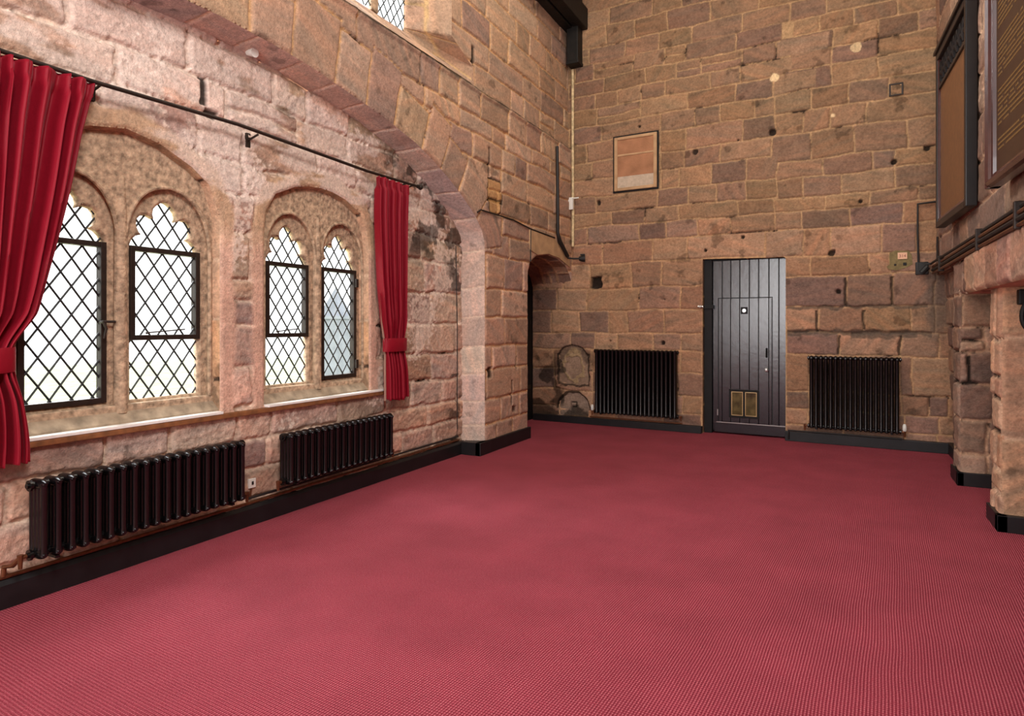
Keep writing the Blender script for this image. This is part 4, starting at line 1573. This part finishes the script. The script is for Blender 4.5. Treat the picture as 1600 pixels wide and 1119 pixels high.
# ------------------------------------------------------------------ honours boards on the right wall
B1F, B1N = Vector((0.86, 7.74, 0)), Vector((0.918, 6.405, 0))
d = (B1N - B1F)
L1 = d.length
rz1 = math.atan2(d.y, d.x)
# local x runs from far to near edge, local y>0 points to the wall
bd = empty('honours_board', (B1F.x, B1F.y, 2.487), rz1)
tag(bd, 'black-framed brown board with carved top panel, high on the right wall by the far corner', 'board')
HB = 1.75
T = 0.085
b = MB()
b.box(0, 0.06, 0, T, 0, HB, 0.008)
b.box(L1 - 0.06, L1, 0, T, 0, HB, 0.008)
b.box(0.06, L1 - 0.06, 0, T, 0, 0.06, 0.008)
b.box(0.06, L1 - 0.06, 0, T, HB - 0.07, HB, 0.008)
b.box(-0.02, L1 + 0.02, -0.02, T, HB, HB + 0.035, 0.006)
b.build('frame', M_BOARD_BLACK, bd)
b = MB()
b.box(0.06, 0.085, 0.008, T, 0.06, HB - 0.07, 0.006)
b.box(L1 - 0.085, L1 - 0.06, 0.008, T, 0.06, HB - 0.07, 0.006)
b.box(0.085, L1 - 0.085, 0.008, T, 0.06, 0.085, 0.006)
b.build('inner_moulding', M_BOARD_RED, bd)
MB().box(0.085, L1 - 0.085, 0.03, T - 0.01, 0.085, HB - 0.36).build('panel', M_BOARD_PANEL, bd)
MB().box(0.06, L1 - 0.06, 0.012, T - 0.01, HB - 0.37, HB - 0.335, 0.006).build('rail', M_BOARD_BLACK, bd)
b = MB().box(0.06, L1 - 0.06, 0.035, T - 0.01, HB - 0.335, HB - 0.07)
rr = random.Random(2)
for i in range(9):
    cx = 0.16 + i * (L1 - 0.32) / 8
    b.tube([(cx - 0.06, 0.03, HB - 0.30), (cx - 0.04, 0.022, HB - 0.2), (cx, 0.02, HB - 0.13), (cx + 0.04, 0.022, HB - 0.2), (cx + 0.06, 0.03, HB - 0.30)], 0.012, 6)
    b.sphere((cx, 0.028, HB - 0.23), 0.028, 1, 0.6, 1, 8, 6)
    b.sphere((cx + 0.075, 0.03, HB - 0.14), 0.02, 1, 0.6, 1, 8, 6)
b.build('carved_frieze', M_BOARD_BLACK, bd, True)

B2F = Vector((0.87, 5.315, 0))
ang2 = math.radians(-90 + 2.5)
L2 = 1.5
bd2 = empty('honours_board', (B2F.x, B2F.y, 2.42), ang2)
tag(bd2, 'mahogany-framed dark board with rows of gold lettering, high on the right wall', 'board')
HB2 = 2.1
prof = [(0.0, 0.075), (0.0, 0.02), (0.012, 0.0), (0.035, -0.008), (0.055, 0.006), (0.062, 0.022), (0.085, 0.026), (0.09, 0.045), (0.09, 0.075)]
b = MB()
b.prism([(p[0], p[1]) for p in prof], 'z', 0, HB2)
b.prism([(L2 - p[0], p[1]) for p in prof], 'z', 0, HB2)
v0 = b
b.prism([(p[1], p[0]) for p in prof], 'x', 0.03, L2 - 0.03)
b.prism([(p[1], HB2 - p[0]) for p in prof], 'x', 0.03, L2 - 0.03)
b.build('frame', M_BOARD_RED, bd2)
MB().box(0.085, L2 - 0.085, 0.045, 0.07, 0.085, HB2 - 0.085).build('panel', M_BOARD_DARK, bd2)
b = MB()
rr = random.Random(9)
z = HB2 - 0.22
k = 0
while z > 0.2:
    k += 1
    if k % 9 == 0:
        z -= 0.07
        continue
    x = 0.13
    while x < L2 - 0.2:
        w_ = rr.uniform(0.015, 0.06)
        b.box(x, x + w_, 0.0435, 0.0452, z, z + 0.013)
        x += w_ + 0.008
        if rr.random() < 0.12:
            x += 0.04
    z -= 0.031
b.build('gold_lettering', M_GOLD, bd2)

# pipes along the right wall
for i, (z, r, xo, lab) in enumerate([(2.235, 0.014, 0.035, 'uppermost of the dark pipes strapped along the right wall under the boards'), (2.195, 0.016, 0.045, 'second from top of the dark pipes strapped along the right wall'), (2.155, 0.018, 0.05, 'third from top of the dark pipes strapped along the right wall'), (2.118, 0.013, 0.05, 'lowest of the dark pipes strapped along the right wall')]):
    x = XR - xo
    pts = [(x, 9.0 - 0.01 * i, z), (x, 6.5, z + 0.004), (x - 0.004, 4.6, z - 0.006), (x, 2.2, z)]
    if i == 0:
        pts = [(0.83, bdepth(0.83) - 0.03, z), (x - 0.03, bdepth(x) - 0.04, z)] + pts[1:]
    o = MB().tube(pts, r, 8).build('wall_pipe', M_COPPER if i % 2 else M_CABLE, None, True)
    tag(o, lab, 'pipe', 'pipes strapped along the right wall')
for i, y in enumerate((8.3, 6.15, 4.9)):
    o = MB().box(XR - 0.075, XR - 0.02, y - 0.018, y + 0.018, 2.09, 2.262, 0.006).build('pipe_clip', M_IRON)
    tag(o, ['iron strap over the right wall pipes, farthest from the camera', 'iron strap over the right wall pipes, below the far board', 'iron strap over the right wall pipes, below the near board'][i], 'pipe clip', 'straps over the right wall pipes')
# cable frame up the far wall at the right corner
o = MB().tube([bw(5.21, 2.16, 0.04), bw(5.20, 2.6, 0.04), bw(5.20, 2.955, 0.04), bw(5.38, 2.965, 0.04)], 0.012, 8).build('cable', M_CABLE, None, True)
tag(o, 'dark cable rising up the far wall at the right corner and bending to the board', 'cable')
# pipe box in the corner
o = MB().tube([(0.86, bdepth(0.86) - 0.06, 2.13), (0.92, bdepth(0.92) - 0.06, 2.2)], 0.03, 8).box(0.80, 0.93, bdepth(0.85) - 0.05, bdepth(0.85) - 0.01, 2.11, 2.26, 0.008).build('junction_box', M_CABLE, None, True)
tag(o, 'black junction box where the right wall pipes meet the far corner', 'box')
o = MB().tube([(XR - 0.03, 8.75, 2.24), (XR - 0.03, 8.75, 2.52)], 0.012, 8).build('conduit', M_IRON, None, True)
tag(o, 'short dark conduit between the corner pipes and the black board', 'pipe')

# ------------------------------------------------------------------ far left corner services
x0 = XO + 0.045
yb = bdepth(x0)
o = MB().tube([(x0, yb - 0.05, 5.45), (x0, yb - 0.05, 4.2), (x0 + 0.004, yb - 0.05, 3.2), (x0, yb - 0.05, 2.72)], 0.022, 10).build('corner_pipe', M_PALEPIPE, None, True)
tag(o, 'pale chipped vertical pipe in the far left corner below the roof post', 'pipe')
o = MB().box(x0 - 0.045, x0 + 0.03, yb - 0.13, yb - 0.07, 3.28, 3.47, 0.01).tube([(x0, yb - 0.08, 3.46), (x0 + 0.11, yb - 0.08, 3.46)], 0.012, 8).build('switch_box', M_WHITE, None, True)
tag(o, 'small white box on the pale corner pipe', 'box')
o = MB().tube([(XO + 0.04, 8.62, 4.12), (XO + 0.045, 8.63, 3.4), (XO + 0.045, 8.63, 2.86), (XO + 0.05, 8.70, 2.74), (XO + 0.05, 9.0, 2.55)], [0.024, 0.024, 0.026, 0.032, 0.028], 8).build('cable', M_CABLE, None, True)  # dark tube put where the wall has a shadowed crack
tag(o, 'black tube standing for the shadow crack down the left wall beside the pale corner pipe', 'cable')
o = MB().tube([(XO + 0.022, 6.34, 2.80), (XO + 0.022, 6.42, 2.84), (XO + 0.022, 7.25, 2.845), (XO + 0.022, 7.75, 2.80), (XO + 0.022, 8.58, 2.78)], 0.009, 6).build('cable', M_CABLE, None, True)
tag(o, 'thin black cable crossing the pier face from the arch to the small doorway', 'cable')
o = MB().tube([(XI + 0.03, 6.28, 2.42), (XI + 0.03, 6.31, 1.5), (XI + 0.03, 6.31, 0.3)], 0.005, 6).build('cable', M_CABLE, None, True)
tag(o, 'thin black cable running down the corner between window wall and pier', 'cable')
o = MB().tube([(XO + 0.022, 7.76, 2.80), (XO + 0.022, 7.755, 2.36)], 0.008, 6).build('cable', M_CABLE, None, True)
tag(o, 'short thin black cable dropping to the head of the small doorway', 'cable')
ib = empty('wall_spotlight', (XO + 0.03, 9.04, 2.53))
tag(ib, 'small black spotlight on an arm over the small doorway in the far left corner', 'spotlight')
MB().tube([(0, 0, 0), (0.08, 0.05, -0.01), (0.17, 0.10, -0.01)], 0.014, 8).build('arm', M_CABLE, ib, True)
MB().tube([(0.15, 0.09, -0.01), (0.20, 0.115, -0.01), (0.235, 0.13, -0.008)], [0.03, 0.05, 0.055], 12).box(0.17, 0.24, 0.09, 0.12, 0.035, 0.06, 0.004).build('lamp_head', M_CABLE, ib, True)

# hood stone over the small doorway
hs = MB()
hs.prism([(7.74, 2.52), (7.74, 2.79), (8.58, 2.76), (9.16, 2.50), (9.16, 2.40), (8.75, 2.50), (8.35, 2.525), (7.98, 2.475)], 'x', XO - 0.02, XO + 0.022)
o = struct(hs.build('trim_2', M_TABLET))

# ------------------------------------------------------------------ small fittings
p = bw(1.69, 3.92)
tb = empty('stone_tablet', (p.x, p.y, 3.505), BRZ)
tag(tb, 'blank rectangular stone tablet with a raised rim, set in the far wall', 'tablet')
b = MB()
W = 0.325
HH = 0.80
b.box(-W, -W + 0.05, -0.035, 0.0, 0, HH, 0.01)
b.box(W - 0.05, W, -0.035, 0.0, 0, HH, 0.01)
b.box(-W + 0.05, W - 0.05, -0.035, 0.0, 0, 0.045, 0.01)
b.box(-W + 0.05, W - 0.05, -0.035, 0.0, HH - 0.045, HH, 0.01)
b.box(-W + 0.05, W - 0.05, -0.03, 0.0, HH * 0.64, HH * 0.64 + 0.028, 0.006)
b.build('rim', M_TABLET, tb)
MB().box(-W + 0.05, W - 0.05, -0.022, 0.0, 0.21, HH - 0.045).build('field', M_TABLET_FIELD, tb)
MB().box(-W + 0.05, W - 0.05, -0.024, 0.0, 0.045, 0.21, 0.004).build('pale_lower_field', M_TABLET_PALE, tb)
b = MB()
g_ = 0.022
for (x0_, x1_, z0_, z1_) in [(-W - g_, -W, -g_, HH + g_), (W, W + g_, -g_, HH + g_), (-W, W, -g_, 0), (-W, W, HH, HH + g_)]:
    b.box(x0_, x1_, -0.014, 0.0, z0_, z1_)
b.build('open_joint', M_DOORDARK, tb)

p = bw(4.98, 4.365)
sf = empty('square_wall_frame', (p.x, p.y, 4.30), BRZ)
tag(sf, 'small dark square metal frame high on the far wall toward the right', 'frame')
b = MB()
for (x0_, x1_, z0_, z1_) in [(-0.075, -0.055, 0, 0.15), (0.055, 0.075, 0, 0.15), (-0.055, 0.055, 0.13, 0.15), (-0.055, 0.055, 0, 0.015)]:
    b.box(x0_, x1_, -0.02, 0.0, z0_, z1_, 0.003)
b.build('border', M_IRON, sf)
MB().box(-0.055, 0.055, -0.012, 0.0, 0.015, 0.13).build('infill', M_TABLET, sf)

p = bw(5.03, 2.29)
pl = empty('mortar_patch', (p.x, p.y, 2.19), BRZ)
tag(pl, 'olive mortar patch with a small numbered plaque, on the far wall near the right corner', 'patch')
b = MB().prism([(-0.13, 0.0), (-0.15, 0.03), (-0.12, 0.06), (-0.12, 0.20), (-0.06, 0.225), (0.08, 0.21), (0.11, 0.16), (0.12, 0.05), (0.06, 0.015), (-0.05, -0.02)], 'y', -0.018, 0.0)
b.build('mortar', M_PATCH, pl)
MB().box(-0.035, 0.065, -0.028, -0.018, 0.115, 0.195, 0.004).build('number_plaque', M_PLAQUE, pl)
for (x_, z_, s_) in [(-0.06, 0.05, 0.012), (0.04, 0.055, 0.018)]:
    MB().box(x_ - s_, x_ + s_, -0.022, -0.015, z_ - s_, z_ + s_, 0.003).build('bolt_hole', M_DOORDARK, pl)
cu = bpy.data.curves.new('number', 'FONT')
cu.body = '314'
cu.size = 0.05
cu.extrude = 0.001
cu.align_x = 'CENTER'
tmp = bpy.data.objects.new('tmp', cu)
COL.objects.link(tmp)
me = bpy.data.meshes.new_from_object(tmp.evaluated_get(bpy.context.evaluated_depsgraph_get()))
bpy.data.objects.remove(tmp)
me.materials.clear()
me.materials.append(M_PLAQUETEXT)
nm = bpy.data.objects.new('number', me)
COL.objects.link(nm)
nm.parent = pl
nm.location = (0.015, -0.0295, 0.137)
nm.rotation_euler = (math.pi / 2, 0, 0)

so = empty('wall_socket', (XI + 0.02, 3.405, 0.275))
tag(so, 'small white switch plate on the stone between the two window radiators', 'socket')
MB().box(-0.01, 0.012, -0.032, 0.032, 0, 0.07, 0.004).build('plate', M_WHITE, so)
MB().box(0.012, 0.016, -0.008, 0.008, 0.025, 0.05).build('rocker', M_LEAD, so)
o = MB().tube([(XI + 0.025, 3.40, 0.275), (XI + 0.03, 3.385, 0.23), (XI + 0.03, 3.38, 0.20)], 0.008, 8).build('cable', M_COPPER, None, True)
tag(o, 'short cable dropping from the white switch plate to the skirting pipes', 'cable')

ch = empty('iron_hook', (1.16, 5.72, 1.45))
tag(ch, 'black iron hook and ring hanging under the fireplace lintel at the right edge', 'hook')
MB().box(-0.03, 0.16, -0.02, 0.05, 0.20, 0.31, 0.01).build('mounting_block', M_DOORDARK, ch)
ring_ = [(0.04 + 0.05 * math.cos(t * math.pi / 10), -0.02, 0.12 + 0.10 * math.sin(t * math.pi / 10)) for t in range(20)]
MB().tube(ring_ + [ring_[0]], 0.018, 8).build('ring', M_DOORDARK, ch, True)
MB().sphere((0.04, -0.03, 0.19), 0.018).build('rivet', M_CHROME, ch, True)

o = MB().tube([(XI + 0.03, 3.36, 3.545), (XI + 0.11, 3.36, 3.53)], [0.02, 0.035], 12).build('wall_lamp', M_WHITE, None, True)
tag(o, 'tiny white round fitting under the crown of the big arch', 'lamp')

# ------------------------------------------------------------------ roof timber in the far left corner
rtb = empty('roof_timber', (XO + 0.06, bdepth(XO) - 0.1, 5.50))
tag(rtb, 'black timber wall post and brace of the roof in the far left corner', 'roof timber')
MB().box(-0.055, 0.13, -0.11, 0.095, 0.0, 2.05, 0.012).build('wall_post', M_TIMBER, rtb)
MB().box(-0.06, 0.14, -0.12, 0.098, -0.02, 0.03, 0.01).build('post_foot', M_TIMBER, rtb)
for (xa, xb, za) in [(-0.115, 0.03, 0.52), (0.05, 0.22, 0.535)]:
    MB().box(xa, xb, -3.0, 0.09, za, za + 0.32, 0.012).build('eaves_beam', M_TIMBER, rtb)

# ------------------------------------------------------------------ garden outside the windows
o = struct(MB().box(-40, -4.9, -25, 35, -0.9, -0.8).build('ground', M_GRASS))
rr = random.Random(12)
labs = ['low green shrub on the lawn outside the left window', 'leafy shrub on the lawn outside, behind the left window light', 'small shrub on the lawn seen through the second window light', 'bushy shrub on the lawn outside the right-hand window']
for i, (x, y, s) in enumerate([(-9.0, 5.2, 0.55), (-8.5, 6.1, 0.6), (-10.5, 9.4, 0.6), (-9.5, 12.5, 0.7)]):
    m = MB()
    for k in range(120):
        a, e = rr.uniform(0, 6.28), rr.uniform(-0.2, 1.4)
        rad = s * rr.uniform(0.6, 1.0)
        cpt = Vector((rad * math.cos(a) * math.cos(e), rad * math.sin(a) * math.cos(e), max(0.02, rad * math.sin(e) + 0.15)))
        n1 = Vector((rr.uniform(-1, 1), rr.uniform(-1, 1), rr.uniform(-1, 1))).normalized() * 0.09
        n2 = n1.cross(Vector((rr.uniform(-1, 1), rr.uniform(-1, 1), rr.uniform(-1, 1)))).normalized() * 0.05
        m.quad(cpt - n1, cpt + n2, cpt + n1, cpt - n2)
    m.tube([(0, 0, 0), (0, 0, s * 0.7)], 0.03, 6)
    o = m.build('garden_shrub', M_LEAF, None, False, (x, y, -0.8))
    tag(o, labs[i], 'shrub', 'shrubs in the garden')

gp_ = empty('garden_pillar', (-14.0, 15.25, -0.8))
tag(gp_, 'pale grey stone pillar with pointed cap, seen outside through the right-hand window', 'pillar')
MB().box(-0.36, 0.36, -0.36, 0.36, 0, 2.5, 0.03).build('shaft', M_FARWALL, gp_)
MB().box(-0.42, 0.42, -0.42, 0.42, 2.5, 2.62, 0.02).build('cornice', M_FARWALL, gp_)
b = MB()
v_ = [b.bm.verts.new(p_) for p_ in ((-0.36, -0.36, 2.62), (0.36, -0.36, 2.62), (0.36, 0.36, 2.62), (-0.36, 0.36, 2.62), (0, 0, 3.5))]
for f_ in ((0, 1, 4), (1, 2, 4), (2, 3, 4), (3, 0, 4), (3, 2, 1, 0)):
    b.bm.faces.new([v_[i_] for i_ in f_])
b.build('pointed_cap', M_FARWALL, gp_)
